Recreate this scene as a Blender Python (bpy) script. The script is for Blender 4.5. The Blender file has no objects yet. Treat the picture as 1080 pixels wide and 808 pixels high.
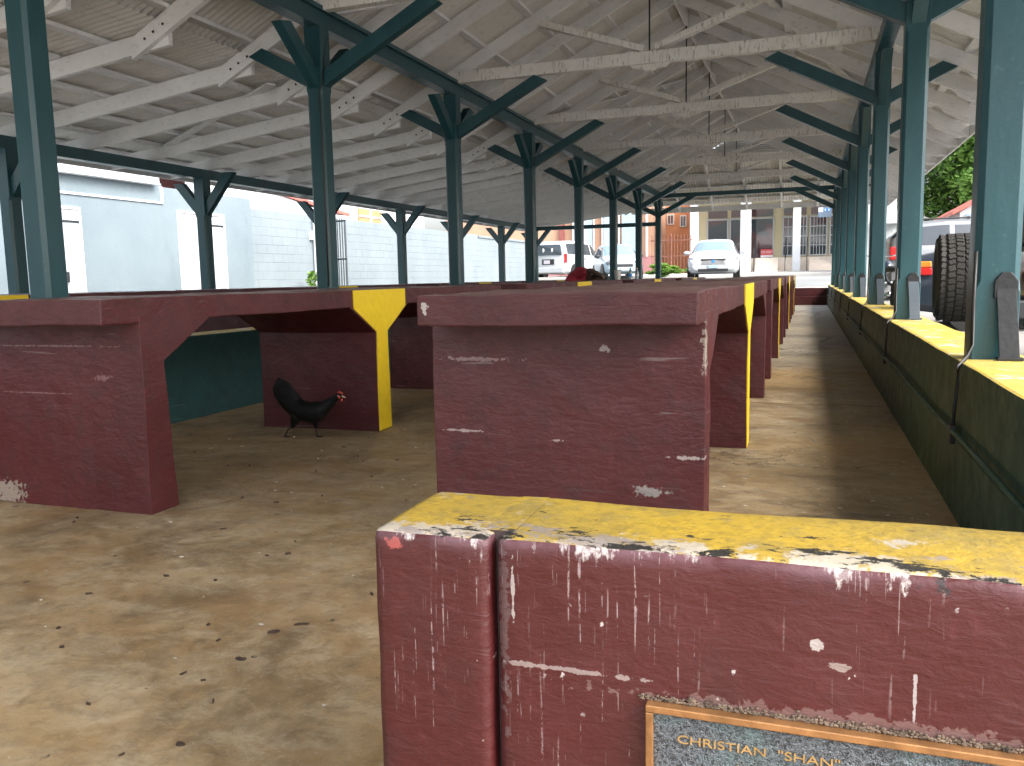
import bpy, bmesh, math, random
from mathutils import Vector, Matrix, noise
random.seed(7)
R = math.radians
scn = bpy.context.scene
COL = scn.collection
H = 0.9285                       # height of the lens above the market floor

# ------------------------------------------------------------------ camera
CF = Vector((-0.32969, 0.93611, -0.12249)).normalized()
CR = Vector((0.94384, 0.32981, -0.01989)).normalized()
CU = CR.cross(CF)
cam = bpy.data.cameras.new('camera'); co = bpy.data.objects.new('camera', cam); COL.objects.link(co)
m = Matrix((( CR.x, CU.x, -CF.x, 0), (CR.y, CU.y, -CF.y, 0), (CR.z, CU.z, -CF.z, H), (0, 0, 0, 1)))
co.matrix_world = m
cam.sensor_width = 36; cam.lens = 36 * 886.5 / 1080; cam.clip_start = 0.05; cam.clip_end = 1500
scn.camera = co

def at(x, y, X=None, Y=None, Z=None):
    d = CF + CR * ((x - 540) / 886.5) + CU * ((404 - y) / 886.5)
    t = X / d.x if X is not None else (Y / d.y if Y is not None else (Z - H) / d.z)
    v = d * t
    return Vector((v.x, v.y, v.z + H))

# ------------------------------------------------------------------ node helpers
class NT:
    def __init__(s, name):
        s.m = bpy.data.materials.new(name); s.m.use_nodes = True
        s.t = s.m.node_tree; s.t.nodes.clear()
        s.o = s.t.nodes.new('ShaderNodeOutputMaterial'); s.b = s.t.nodes.new('ShaderNodeBsdfPrincipled')
        s.t.links.new(s.b.outputs[0], s.o.inputs[0])
        s.g = s.t.nodes.new('ShaderNodeNewGeometry')
    def pos(s, sc=(1, 1, 1), off=(0, 0, 0)):
        n = s.t.nodes.new('ShaderNodeMapping'); n.inputs['Scale'].default_value = sc; n.inputs['Location'].default_value = off
        s.t.links.new(s.g.outputs['Position'], n.inputs['Vector']); return n.outputs[0]
    def set(s, n, i, v):
        if hasattr(v, 'is_output'): s.t.links.new(v, n.inputs[i])
        else: n.inputs[i].default_value = v if not isinstance(v, tuple) or len(v) != 3 or n.inputs[i].type != 'RGBA' else (*v, 1)
    def noise(s, scale, detail=4, rough=.55, vec=None, dist=0):
        n = s.t.nodes.new('ShaderNodeTexNoise'); n.inputs['Scale'].default_value = scale; n.inputs['Detail'].default_value = detail
        n.inputs['Roughness'].default_value = rough; n.inputs['Distortion'].default_value = dist
        s.t.links.new(vec if vec else s.pos(), n.inputs['Vector']); return n.outputs['Fac']
    def vor(s, scale, vec=None, feature='DISTANCE_TO_EDGE'):
        n = s.t.nodes.new('ShaderNodeTexVoronoi'); n.feature = feature; n.inputs['Scale'].default_value = scale
        s.t.links.new(vec if vec else s.pos(), n.inputs['Vector']); return n.outputs['Distance']
    def ramp(s, f, a, b, lo=0., hi=1.):
        n = s.t.nodes.new('ShaderNodeMapRange'); n.clamp = True
        for i, v in enumerate((f, a, b, lo, hi)): s.set(n, i, v)
        return n.outputs[0]
    def mul(s, a, b): return s.math('MULTIPLY', a, b)
    def math(s, op, a, b=0.):
        n = s.t.nodes.new('ShaderNodeMath'); n.operation = op; s.set(n, 0, a); s.set(n, 1, b); return n.outputs[0]
    def mix(s, f, a, b):
        n = s.t.nodes.new('ShaderNodeMix'); n.data_type = 'RGBA'
        s.set(n, 0, f); s.set(n, 6, a); s.set(n, 7, b); return n.outputs[2]
    def xyz(s):
        n = s.t.nodes.new('ShaderNodeSeparateXYZ'); s.t.links.new(s.g.outputs['Position'], n.inputs[0]); return n.outputs
    def nrm(s):
        n = s.t.nodes.new('ShaderNodeSeparateXYZ'); s.t.links.new(s.g.outputs['Normal'], n.inputs[0]); return n.outputs
    def addv(s, vec, f, k):
        c = s.t.nodes.new('ShaderNodeVectorMath'); c.operation = 'ADD'
        m2 = s.t.nodes.new('ShaderNodeCombineXYZ'); q = s.mul(f, k)
        for i in range(3): s.t.links.new(q, m2.inputs[i])
        s.t.links.new(vec, c.inputs[0]); s.t.links.new(m2.outputs[0], c.inputs[1]); return c.outputs[0]
    def fin(s, col, rough=.6, bump=None, dist=.01, strength=1., metal=0., spec=.5, **kw):
        s.set(s.b, 'Base Color', col); s.set(s.b, 'Roughness', rough); s.set(s.b, 'Metallic', metal); s.set(s.b, 'Specular IOR Level', spec)
        for k, v in kw.items(): s.set(s.b, k, v)
        if bump is not None:
            n = s.t.nodes.new('ShaderNodeBump'); n.inputs['Distance'].default_value = dist; n.inputs['Strength'].default_value = strength
            s.set(n, 'Height', bump); s.t.links.new(n.outputs[0], s.b.inputs['Normal'])
        return s.m
def plain(name, col, rough=.6, metal=0., var=.12, sc=6., spec=.5, bump=0., **kw):
    t = NT(name); f = t.noise(sc, 5)
    c = t.mix(t.ramp(f, .3, .7), tuple(v * (1 - var) for v in col), tuple(min(1, v * (1 + var)) for v in col))
    return t.fin(c, rough, f if bump else None, bump or .01, 1., metal, spec, **kw)

# painted rough render: cracks, chips, scuffs
def paint(name, c0, c1, chip=(.42, .40, .36), chipamt=.70, rough=.42, bumpd=.006, grime=(.02, .012, .012), streak=False, gr=.5, spots=()):
    t = NT(name)
    big = t.noise(1.3, 5, .6); fine = t.noise(38, 5, .6); med = t.noise(9, 6, .65)
    brush = t.noise(26 if streak else 17, 5, .62, t.pos((1, 1, 2.6)), .5)
    col = t.mix(t.ramp(big, .35, .68), c0, c1)
    col = t.mix(t.mul(t.ramp(med, .5, .75), gr), col, grime)
    col = t.mix(t.mul(t.ramp(fine, .55, .75), .22), col, tuple(min(1, v * 1.9 + .02) for v in c1))
    # long pale scuffs
    sc = t.ramp(t.noise(7, 2, .4, t.pos((.35, .35, 5), (3, 1, 7)), .8), .715, .735)
    sc = t.mul(sc, t.ramp(t.noise(3.1, 3), .50, .62))
    col = t.mix(t.mul(sc, .22), col, tuple(min(1, v * .5 + .2) for v in chip))
    ch = t.ramp(t.noise(5.2, 7, .62, t.pos((1, 1, 1), (9, 4, 2))), chipamt, chipamt + .012)
    col = t.mix(ch, col, chip)
    def spot(c, rad, colr, k=.5, ns=55, na=1.5):
        global_pos = t.g.outputs['Position']
        a1 = t.t.nodes.new('ShaderNodeVectorMath'); a1.operation = 'SUBTRACT'; t.t.links.new(global_pos, a1.inputs[0]); a1.inputs[1].default_value = c
        a2 = t.t.nodes.new('ShaderNodeVectorMath'); a2.operation = 'DIVIDE'; t.t.links.new(a1.outputs[0], a2.inputs[0]); a2.inputs[1].default_value = rad
        a3 = t.t.nodes.new('ShaderNodeVectorMath'); a3.operation = 'LENGTH'; t.t.links.new(a2.outputs[0], a3.inputs[0])
        d = t.math('ADD', a3.outputs['Value'], t.mul(t.math('SUBTRACT', t.noise(ns, 5, .65), .5), na * 3))
        return t.mul(t.ramp(d, 1.0, .93), k)
    for sp_ in spots: col = t.mix(spot(*sp_), col, sp_[2])
    if streak:
        z = t.xyz()[2]
        st = t.noise(1, 2, .5, t.pos((260, 8, 6.0), (.3, 0, .4)))
        xx = t.xyz()[0]; msk = t.math('MAXIMUM', t.mul(t.ramp(t.noise(5.0, 3, .5, t.pos((1.6, 1, .8), (5, 5, 1))), .48, .58), .8), t.mul(t.mul(t.ramp(xx, -.36, -.30), t.ramp(xx, -.12, -.18)), t.ramp(t.noise(9, 2, .5, t.pos((1, 1, .5))), .40, .52)))
        s1 = t.mul(t.ramp(st, .625, .68), msk)
        brk = t.ramp(t.noise(110, 4, .7, t.pos((1, 1, .5))), .48, .54)
        col = t.mix(t.mul(t.mul(s1, brk), .75), col, (.36, .28, .28))
        st2 = t.noise(1, 2, .5, t.pos((60, 8, 2.0), (3.3, 0, 5.4)))
        s2 = t.mul(t.mul(t.ramp(st2, .66, .70), t.ramp(t.noise(3.1, 3, .5, t.pos((1, 1, 1), (1, 2, 8))), .5, .6)), brk)
        col = t.mix(t.mul(s2, .35), col, (.40, .32, .32))
        near = t.ramp(z, .535, .582)
        bloom = t.mul(t.ramp(z, .555, .578), t.ramp(t.noise(9, 5, .6), .35, .6))
        col = t.mix(t.mul(bloom, .45), col, (.30, .18, .22))
        drp = t.noise(13, 7, .72, t.pos((1.5, 1, .55)))
        nn = t.math('ADD', drp, t.mul(near, .17))
        col = t.mix(t.mul(t.mul(t.ramp(nn, .675, .72), t.ramp(z, .50, .53)), t.ramp(t.noise(75, 4, .7), .40, .52, .35, 1.)), col, (.48, .43, .42))
        dk = t.math('ADD', t.noise(24, 6, .7), t.mul(near, .13))
        col = t.mix(t.mul(t.ramp(dk, .70, .72), t.ramp(z, .54, .56)), col, (.03, .02, .02))
        dots = t.ramp(t.vor(30, t.addv(t.pos(), t.noise(70, 3), .03), 'F1'), .11, .07)
        dots = t.mul(dots, t.ramp(t.noise(12, 2), .53, .57))
        col = t.mix(t.mul(dots, .8), col, (.52, .48, .47))
    h = t.math('ADD', t.mul(brush, .6), t.math('ADD', t.mul(med, .8), t.mul(fine, .18)))
    h = t.math('SUBTRACT', h, t.mul(ch, .25))
    return t.fin(col, t.ramp(med, .3, .7, rough - .08, rough + .18), h, bumpd, .9)

M = {}
CHP = (.44, .40, .33)
SP1 = [((-.296, 2.66, .69), (.012, .05, .075), CHP), ((-3.30, 2.66, .045), (.09, .05, .05), CHP), ((-.47, 2.66, .235), (.045, .05, .016), (.36, .38, .36)),
       ((-1.165, 2.47, .842), (.010, .03, .020), (.7, .68, .64)), ((-1.12, 2.66, .41), (.07, .04, .004), (.5, .42, .40)), ((-.335, 2.66, .352), (.055, .04, .006), (.55, .5, .48)),
       ((-.78, 2.66, .39), (.03, .04, .004), (.5, .45, .43)), ((-1.06, 2.66, .66), (.12, .04, .006), (.33, .24, .24)), ((-.62, 2.66, .70), (.016, .04, .010), (.5, .45, .43)),
       ((-3.0, 2.66, .69), (.30, .04, .003), (.30, .20, .21)), ((-3.1, 2.66, .49), (.22, .04, .002), (.30, .20, .21)), ((-2.72, 2.66, .56), (.05, .04, .012), (.26, .15, .16)), ((-.66, 2.66, .225), (.10, .04, .004), (.05, .03, .03))]
M['maroon'] = paint('maroon_paint', (.054, .0085, .0100), (.078, .0135, .0152), chipamt=.755, spots=SP1)
M['maroon_top'] = paint('worn_sheen_table_top_paint', (.11, .045, .045), (.17, .10, .09), chipamt=.62, chip=(.30, .24, .20), rough=.38, grime=(.05, .03, .03))  # worn paint, with the bright background's grazing reflection mixed into the paler colour
FSP = [((-.31, 1.04, .402), (.10, .03, .0035), (.42, .36, .34)), ((.02, 1.04, .478), (.007, .03, .006), (.6, .57, .55)), ((.045, 1.04, .455), (.012, .03, .004), (.42, .36, .33)),
       ((.13, 1.04, .43), (.002, .03, .028), (.6, .57, .58)), ((-.372, 1.04, .50), (.0022, .03, .045), (.6, .57, .55)), ((-.385, 1.04, .47), (.008, .03, .14), (.14, .10, .10)), ((-.55, 1.035, .562), (.012, .03, .009), (.55, .12, .10)),
       ((.10, 1.04, .385), (.26, .03, .010), (.20, .13, .12))]
M['maroon_front'] = paint('maroon_paint_weathered', (.050, .0068, .0074), (.070, .0112, .0120), chipamt=.735, rough=.42, bumpd=.0042, streak=True, gr=.35, spots=FSP)
M['green'] = paint('green_wall_paint', (.012, .048, .032), (.020, .064, .040), chip=(.36, .30, .20), chipamt=.735, grime=(.01, .014, .01), rough=.5)
M['teal_wall'] = paint('teal_wall_paint', (.005, .040, .041), (.008, .052, .050), chip=(.36, .30, .20), chipamt=.75, grime=(.01, .014, .014), rough=.5)
def yellow_worn(name, wear):
    t = NT(name)
    big = t.noise(2.3, 5, .6); med = t.noise(14, 7, .68); fine = t.noise(60, 5, .6)
    col = t.mix(t.ramp(big, .35, .7), (.52, .38, .045), (.42, .33, .09))
    col = t.mix(t.mul(t.ramp(fine, .55, .7), .35), col, (.35, .24, .05))
    col = t.mix(t.mul(t.ramp(t.noise(7, 6, .7, t.pos((1, 1, 1), (3, 0, 0))), wear, wear + .05), .9), col, (.58, .55, .48))
    col = t.mix(t.mul(t.ramp(t.noise(5.5, 6, .72, t.pos((.7, 1.4, 1), (0, 8, 0))), wear + .03, wear + .06), .9), col, (.22, .2, .2))
    col = t.mix(t.ramp(t.noise(9, 7, .72, t.pos((.8, 1.6, 1), (0, 3, 5))), wear + .05, wear + .08), col, (.03, .025, .02))
    return t.fin(col, .55, t.math('ADD', med, t.mul(fine, .3)), .006, .8)
M['yellow'] = yellow_worn('yellow_paint_worn', .565)
def yellow_front():
    t = NT('yellow_paint_weathered')
    med = t.noise(14, 7, .68); fine = t.noise(70, 5, .6); y = t.xyz()[1]
    edge = t.ramp(y, 1.14, 1.04)              # the worn outer edge of the coping
    e2 = t.mul(edge, .13)
    col = t.mix(t.ramp(t.noise(3.3, 5), .35, .7), (.50, .335, .035), (.36, .26, .055))
    col = t.mix(t.mul(t.ramp(fine, .48, .66), .55), col, (.22, .16, .04))
    col = t.mix(t.mul(t.ramp(t.noise(18, 7, .7, t.pos((1, 1, 1), (6, 1, 0))), .50, .60), .45), col, (.24, .19, .07))
    n1 = t.math('ADD', t.noise(11, 7, .72, t.pos((1, 1, 1), (3, 0, 0))), e2)
    n2 = t.math('ADD', t.noise(8, 7, .74, t.pos((1, 1.6, 1), (0, 8, 0))), e2)
    n3 = t.math('ADD', t.noise(15, 7, .74, t.pos((.8, 1.5, 1), (0, 3, 5))), e2)
    col = t.mix(t.mul(t.ramp(n1, .62, .66), .85), col, (.48, .44, .38))
    col = t.mix(t.mul(t.ramp(n2, .625, .665), .8), col, (.26, .23, .23))
    col = t.mix(t.ramp(n3, .63, .655), col, (.025, .022, .018))
    h = t.math('SUBTRACT', t.math('ADD', med, t.mul(fine, .35)), t.mul(t.ramp(n3, .66, .70), .5))
    return t.fin(col, .55, h, .006, .9)
M['yellow_front'] = yellow_front()
M['band'] = plain('yellow_band_paint', (.72, .50, .012), .45, var=.06, bump=.002, sc=20)
def post_paint():
    t = NT('teal_post_paint')
    f = t.noise(8, 6, .6, t.pos((1, 1, .25))); g = t.noise(45, 4)
    c = t.mix(t.ramp(f, .35, .7), (.009, .052, .066), (.014, .070, .084))
    c = t.mix(t.mul(t.ramp(g, .6, .72), .25), c, (.06, .14, .14))
    c = t.mix(t.ramp(t.noise(11, 6, .7, t.pos((1, 1, .6), (4, 4, 4))), .73, .74), c, (.30, .28, .24))
    return t.fin(c, t.ramp(f, .3, .7, .28, .45), t.math('ADD', f, t.mul(g, .3)), .003, .8)
M['post'] = post_paint()
def timber():
    t = NT('white_painted_timber')
    f = t.noise(3, 6, .6); g = t.noise(26, 5, .65, t.pos((.5, .5, 1)))
    c = t.mix(t.ramp(f, .3, .7), (.80, .81, .82), (.71, .72, .73))
    c = t.mix(t.mul(t.ramp(g, .56, .75), .5), c, (.34, .31, .27))
    c = t.mix(t.ramp(t.noise(6, 7, .7, t.pos((1, 1, 1), (7, 7, 7))), .70, .73), c, (.10, .08, .06))
    return t.fin(c, .55, t.math('ADD', g, f), .003, .7)
M['timber'] = timber()
def tie():
    t = NT('weathered_tie_timber')
    g = t.noise(26, 5, .65, t.pos((1.6, 1, .35)))
    c = t.mix(t.ramp(t.noise(3, 5), .3, .7), (.78, .78, .76), (.66, .65, .62))
    c = t.mix(t.mul(t.ramp(g, .54, .66), .7), c, (.20, .17, .13))
    return t.fin(c, .6, g, .004, .8)
M['tie'] = tie()
def sheet():
    t = NT('painted_roof_sheeting')
    f = t.noise(1.1, 6, .65); g = t.noise(9, 6, .7)
    c = t.mix(t.ramp(f, .35, .7), (.72, .72, .70), (.62, .61, .58))
    c = t.mix(t.mul(t.ramp(g, .55, .75), .45), c, (.26, .22, .16))
    return t.fin(c, .5, g, .002, .5)
M['sheet'] = sheet()
def floor_mat():
    t = NT('stained_concrete_floor')
    P = t.pos(); xx, yy, zz = t.xyz()
    n1 = t.noise(.75, 7, .62, None, .6); n2 = t.noise(3.0, 8, .66, t.pos((1, 1.5, 1), (4, 1, 0)), .5); n3 = t.noise(13, 8, .7); n4 = t.noise(70, 4, .6)
    c = t.mix(t.ramp(n1, .33, .62), (.200, .122, .050), (.295, .208, .105))
    c = t.mix(t.mul(t.ramp(n2, .42, .64), .55), c, (.36, .295, .19))
    c = t.mix(t.mul(t.ramp(t.noise(2.1, 8, .7, t.pos((1, 1, 1), (11, 3, 0)), .8), .46, .66), .8), c, (.095, .062, .032))
    c = t.mix(t.mul(t.ramp(n3, .52, .68), .55), c, (.10, .075, .045))
    c = t.mix(t.mul(t.ramp(n4, .58, .70), .35), c, (.36, .33, .28))
    f1 = t.noise(7.5, 9, .74, t.pos((1, 1.3, 1), (3, 9, 0)), .4); f2 = t.noise(19, 8, .74, t.pos((1, 1, 1), (7, 2, 0)), .3)
    c = t.mix(t.mul(t.ramp(f1, .48, .60), .30), c, (.42, .36, .25))
    c = t.mix(t.mul(t.ramp(f2, .50, .62), .34), c, (.12, .082, .045))
    c = t.mix(t.mul(t.ramp(t.noise(1.3, 6, .7, t.pos((1, 1, 1), (1, 17, 0))), .50, .62), .35), c, (.30, .19, .085))
    # scattered droppings and gum
    d1 = t.mul(t.ramp(t.vor(7.5, t.addv(P, t.noise(30, 3), .05), 'F1'), .085, .06), t.ramp(t.noise(4, 2), .50, .53))
    c = t.mix(d1, c, (.035, .028, .022))
    d2 = t.mul(t.ramp(t.vor(11, t.addv(t.pos((1, 1, 1), (5, 2, 0)), t.noise(40, 3), .06), 'F1'), .07, .05), t.ramp(t.noise(3.1, 2, .5, t.pos((1, 1, 1), (8, 0, 0))), .52, .55))
    c = t.mix(d2, c, (.50, .48, .44))
    # exposed ochre patch in the right-hand aisle
    wob = t.mul(t.math('SUBTRACT', n2, .5), 1.6)
    m1 = t.ramp(t.math('ADD', yy, wob), 8.55, 8.50); m2 = t.ramp(t.math('ADD', yy, wob), 6.9, 7.15); m3 = t.ramp(xx, -.6, -.5)
    oc = t.mul(t.mul(m1, m2), m3)
    c = t.mix(t.mul(oc, .8), c, t.mix(t.ramp(n3, .4, .6), (.24, .145, .055), (.34, .235, .11)))
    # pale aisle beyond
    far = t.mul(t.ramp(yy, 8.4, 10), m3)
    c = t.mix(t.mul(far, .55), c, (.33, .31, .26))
    v = t.vor(.42, t.addv(t.pos((1, 1.3, 1), (2.2, .4, 0)), t.noise(2.2, 6, .7), 1.1))
    crk = t.mul(t.ramp(v, .006, .002), t.ramp(t.noise(.6, 2), .40, .46))
    crk = t.mul(crk, m3)
    c = t.mix(t.mul(crk, .85), c, (.035, .026, .018))
    h = t.math('SUBTRACT', t.math('ADD', t.mul(n3, .7), t.math('ADD', n2, t.mul(n4, .12))), t.mul(crk, .5))
    h = t.math('SUBTRACT', h, t.mul(oc, .35))
    return t.fin(c, t.ramp(n2, .35, .65, .42, .75), h, .008, .8)
M['floor'] = floor_mat()
def ground_mat(name, a, b, sc=1.):
    t = NT(name); f = t.noise(.5 * sc, 7, .6); g = t.noise(30, 5, .6)
    c = t.mix(t.ramp(f, .35, .65), a, b); c = t.mix(t.mul(t.ramp(g, .5, .7), .3), c, tuple(v * .6 for v in a))
    return t.fin(c, .85, g, .004, .6)
M['ground'] = ground_mat('pale_concrete_ground', (.38, .37, .34), (.46, .45, .42))
M['asphalt'] = ground_mat('sun_bleached_asphalt', (.16, .17, .17), (.20, .21, .21))
M['lot'] = ground_mat('grey_parking_asphalt', (.20, .195, .185), (.26, .25, .235))
M['pave'] = ground_mat('pavement_concrete', (.36, .35, .33), (.42, .40, .38))
def wall_mat(name, a, b, blocks=False):
    t = NT(name); f = t.noise(.8, 6, .6); g = t.noise(24, 5, .6)
    c = t.mix(t.ramp(f, .35, .65), a, b); c = t.mix(t.mul(t.ramp(t.noise(2.2, 6, .7, t.pos((1, 1, .4))), .58, .75), .35), c, tuple(v * .72 for v in a))
    h = g
    if blocks:
        br = t.t.nodes.new('ShaderNodeTexBrick'); mp = t.t.nodes.new('ShaderNodeCombineXYZ'); x, y, z = t.xyz()
        t.t.links.new(y, mp.inputs[0]); t.t.links.new(z, mp.inputs[1]); t.t.links.new(mp.outputs[0], br.inputs['Vector'])
        br.inputs['Scale'].default_value = 1; br.inputs['Brick Width'].default_value = .41; br.inputs['Row Height'].default_value = .205
        br.inputs['Mortar Size'].default_value = .008; br.inputs['Mortar Smooth'].default_value = .6
        h = t.math('SUBTRACT', t.mul(g, .25), t.mul(br.outputs['Fac'], t.ramp(t.noise(.9, 3), .35, .6)))
        c = t.mix(t.mul(br.outputs['Fac'], .25), c, tuple(v * .6 for v in a))
    return t.fin(c, .8, h, .008, .9)
M['render'] = wall_mat('pale_blue_render', (.135, .175, .200), (.160, .202, .228))
M['block'] = wall_mat('whitewashed_blockwork', (.155, .190, .212), (.185, .222, .245), True)
M['white'] = wall_mat('white_render', (.56, .59, .61), (.62, .64, .66))
M['cream'] = wall_mat('cream_render', (.52, .46, .29), (.56, .50, .34))
M['peach'] = wall_mat('peach_render', (.40, .235, .155), (.45, .275, .185))
M['orange'] = wall_mat('orange_render', (.42, .18, .085), (.48, .22, .11))
M['darkbase'] = wall_mat('maroon_plinth', (.32, .14, .14), (.38, .18, .18))
M['greyclad'] = wall_mat('grey_clapboard', (.50, .53, .52), (.58, .60, .58))
M['door_white'] = plain('white_door_paint', (.40, .42, .44), .45, var=.04)
M['door_blue'] = plain('blue_grey_shutter_paint', (.30, .42, .50), .5, var=.1)
M['door_maroon'] = plain('maroon_door_paint', (.22, .07, .06), .5)
M['steprise'] = plain('pinkish_step_tile', (.66, .58, .50), .7, var=.08)
M['red_roof'] = plain('red_roof_sheeting', (.50, .11, .085), .6, var=.15, sc=2)
M['strap_blue'] = plain('blue_grey_steel_strap', (.085, .105, .13), .45, .3)
M['strap_black'] = plain('black_steel_strap', (.022, .024, .028), .5, .3, bump=.002, sc=40)
M['cable'] = plain('black_cable_rubber', (.015, .015, .015), .5)
M['iron'] = plain('dark_wrought_iron', (.03, .035, .04), .5, .4)
M['rust'] = plain('rusty_iron', (.16, .065, .045), .75, .1, var=.3)
M['steel'] = plain('galvanised_steel', (.4, .41, .42), .4, .8)
M['rubber'] = plain('tyre_rubber', (.028, .026, .024), .75, bump=.002, sc=60, var=.25)
M['rubber_side'] = plain('tyre_sidewall_rubber', (.016, .016, .016), .6, var=.25)
M['rim'] = plain('alloy_rim', (.45, .46, .47), .35, .8)
M['blackplastic'] = plain('black_plastic', (.02, .02, .022), .5)
M['chrome'] = plain('chrome_trim', (.55, .56, .58), .2, 1.)
def carpaint(name, c): return plain(name, c, .28, var=.02, **{'Coat Weight': .6, 'Coat Roughness': .08})
M['car_white'] = carpaint('white_car_paint', (.40, .42, .44)); M['car_silver'] = plain('silver_car_paint', (.25, .262, .275), .3, .45, var=.03)
M['car_ice'] = carpaint('pale_blue_car_paint', (.30, .39, .44)); M['car_dark'] = carpaint('dark_blue_car_paint', (.02, .03, .05))
M['car_maroon'] = carpaint('maroon_car_paint', (.09, .02, .022))
def glass(name, c, r=.08): return plain(name, c, r, var=.05, spec=.9)
M['glass'] = glass('tinted_car_glass', (.03, .04, .05)); M['screen'] = glass('pale_windscreen_glass', (.13, .19, .23), .12)
def shopglass():
    t = NT('dark_shop_glass_with_reflection'); f = t.noise(.35, 2, .5, t.pos((1, .1, 1.6), (2, 0, 5)))
    return t.fin(t.mix(t.ramp(f, .52, .56), (.035, .045, .055), (.085, .045, .05)), .05, spec=.9)  # reddish patches are street reflections painted into the glass colour
M['shopglass'] = shopglass()
M['red_lens'] = plain('red_lamp_lens', (.55, .02, .02), .2); M['orange_lens'] = plain('orange_lamp_lens', (.75, .22, .03), .2)
M['clear_lens'] = plain('headlamp_lens', (.10, .11, .13), .1, spec=.9)
M['plate'] = plain('number_plate', (.45, .42, .46), .4)
M['signred'] = plain('red_sign_print', (.62, .07, .08), .5, var=.03); M['signwhite'] = plain('white_sign_print', (.8, .8, .8), .5, var=.02)
M['signblue'] = plain('blue_sign_print', (.03, .22, .60), .5, var=.03); M['signgrey'] = plain('slate_sign_board', (.16, .22, .30), .5, var=.03)
M['bronze'] = plain('bronze_frame', (.40, .21, .09), .45, .7, var=.35, sc=30, bump=.002)
M['letters'] = plain('brass_lettering', (.60, .40, .17), .4, .7, var=.2, sc=60)
def leather():
    t = NT('crinkled_lead_plate')
    v = t.vor(95, t.addv(t.pos((1, 1, 1.3)), t.noise(55, 4, .6), .06)); g = t.noise(12, 5, .65)
    c = t.mix(t.ramp(v, 0., .30), (.15, .17, .19), (.055, .062, .072))
    c = t.mix(t.mul(t.ramp(g, .5, .68), .55), c, (.12, .20, .20))
    return t.fin(c, .42, t.ramp(v, .0, .35, 1, 0), .002, 1., .35)
M['leather'] = leather()
def leaf(name, a, b):
    t = NT(name); i = t.t.nodes.new('ShaderNodeNewGeometry')
    c = t.mix(i.outputs['Random Per Island'], a, b)
    t.set(t.b, 'Subsurface Weight', 0.)
    mm = t.fin(c, .5)
    tr = t.t.nodes.new('ShaderNodeBsdfTranslucent'); t.set(tr, 0, c)
    ad = t.t.nodes.new('ShaderNodeMixShader'); ad.inputs[0].default_value = .35
    t.t.links.new(t.b.outputs[0], ad.inputs[1]); t.t.links.new(tr.outputs[0], ad.inputs[2]); t.t.links.new(ad.outputs[0], t.o.inputs[0])
    return mm
M['leaf'] = leaf('tree_leaves', (.065, .15, .028), (.19, .33, .075))
M['leaf_bright'] = leaf('bright_bush_leaves', (.10, .22, .03), (.22, .36, .06))
M['leaf_yellow'] = leaf('yellow_green_leaves', (.25, .28, .03), (.12, .2, .03))
M['bark'] = plain('grey_brown_bark', (.12, .09, .065), .9, bump=.02)
M['skin'] = plain('dark_brown_skin', (.075, .038, .026), .5, var=.1, sc=12)
M['hair'] = plain('black_hair', (.012, .010, .009), .8, bump=.01, sc=60)
M['shirt'] = plain('red_cotton_shirt', (.33, .018, .035), .85, var=.25, sc=14, bump=.006)
M['jeans'] = plain('dark_denim', (.02, .028, .05), .9)
def feather():
    t = NT('black_feathers'); f = t.noise(60, 4, .6, t.pos((.4, 1, 1))); g = t.noise(14, 3)
    c = t.mix(t.ramp(f, .35, .7), (.002, .002, .0025), (.005, .005, .005))
    return t.fin(c, .6, t.math('ADD', f, g), .006, .9, spec=.25)
M['feather'] = feather()
M['comb'] = plain('red_comb_flesh', (.45, .06, .04), .5); M['beak'] = plain('pale_beak_horn', (.42, .34, .22), .4)
M['clearplastic'] = plain('clear_bottle_plastic', (.55, .62, .66), .15, **{'Transmission Weight': .5})
M['bluecap'] = plain('blue_bottle_cap', (.02, .25, .65), .4); M['orangecap'] = plain('orange_bottle_cap', (.8, .35, .12), .4)
M['tub'] = plain('off_white_plastic', (.62, .62, .58), .5)
M['leaflitter'] = plain('dead_leaf_brown', (.035, .02, .012), .8, var=.4, sc=30)
M['groove'] = plain('dirty_joint', (.055, .038, .036), .9, var=.6, sc=14)
M['crust'] = plain('mouldy_mortar', (.12, .09, .065), .95, var=.8, sc=70)
M['rubble'] = plain('crumbled_mortar', (.40, .36, .30), .9, var=.4, sc=25)

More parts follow.
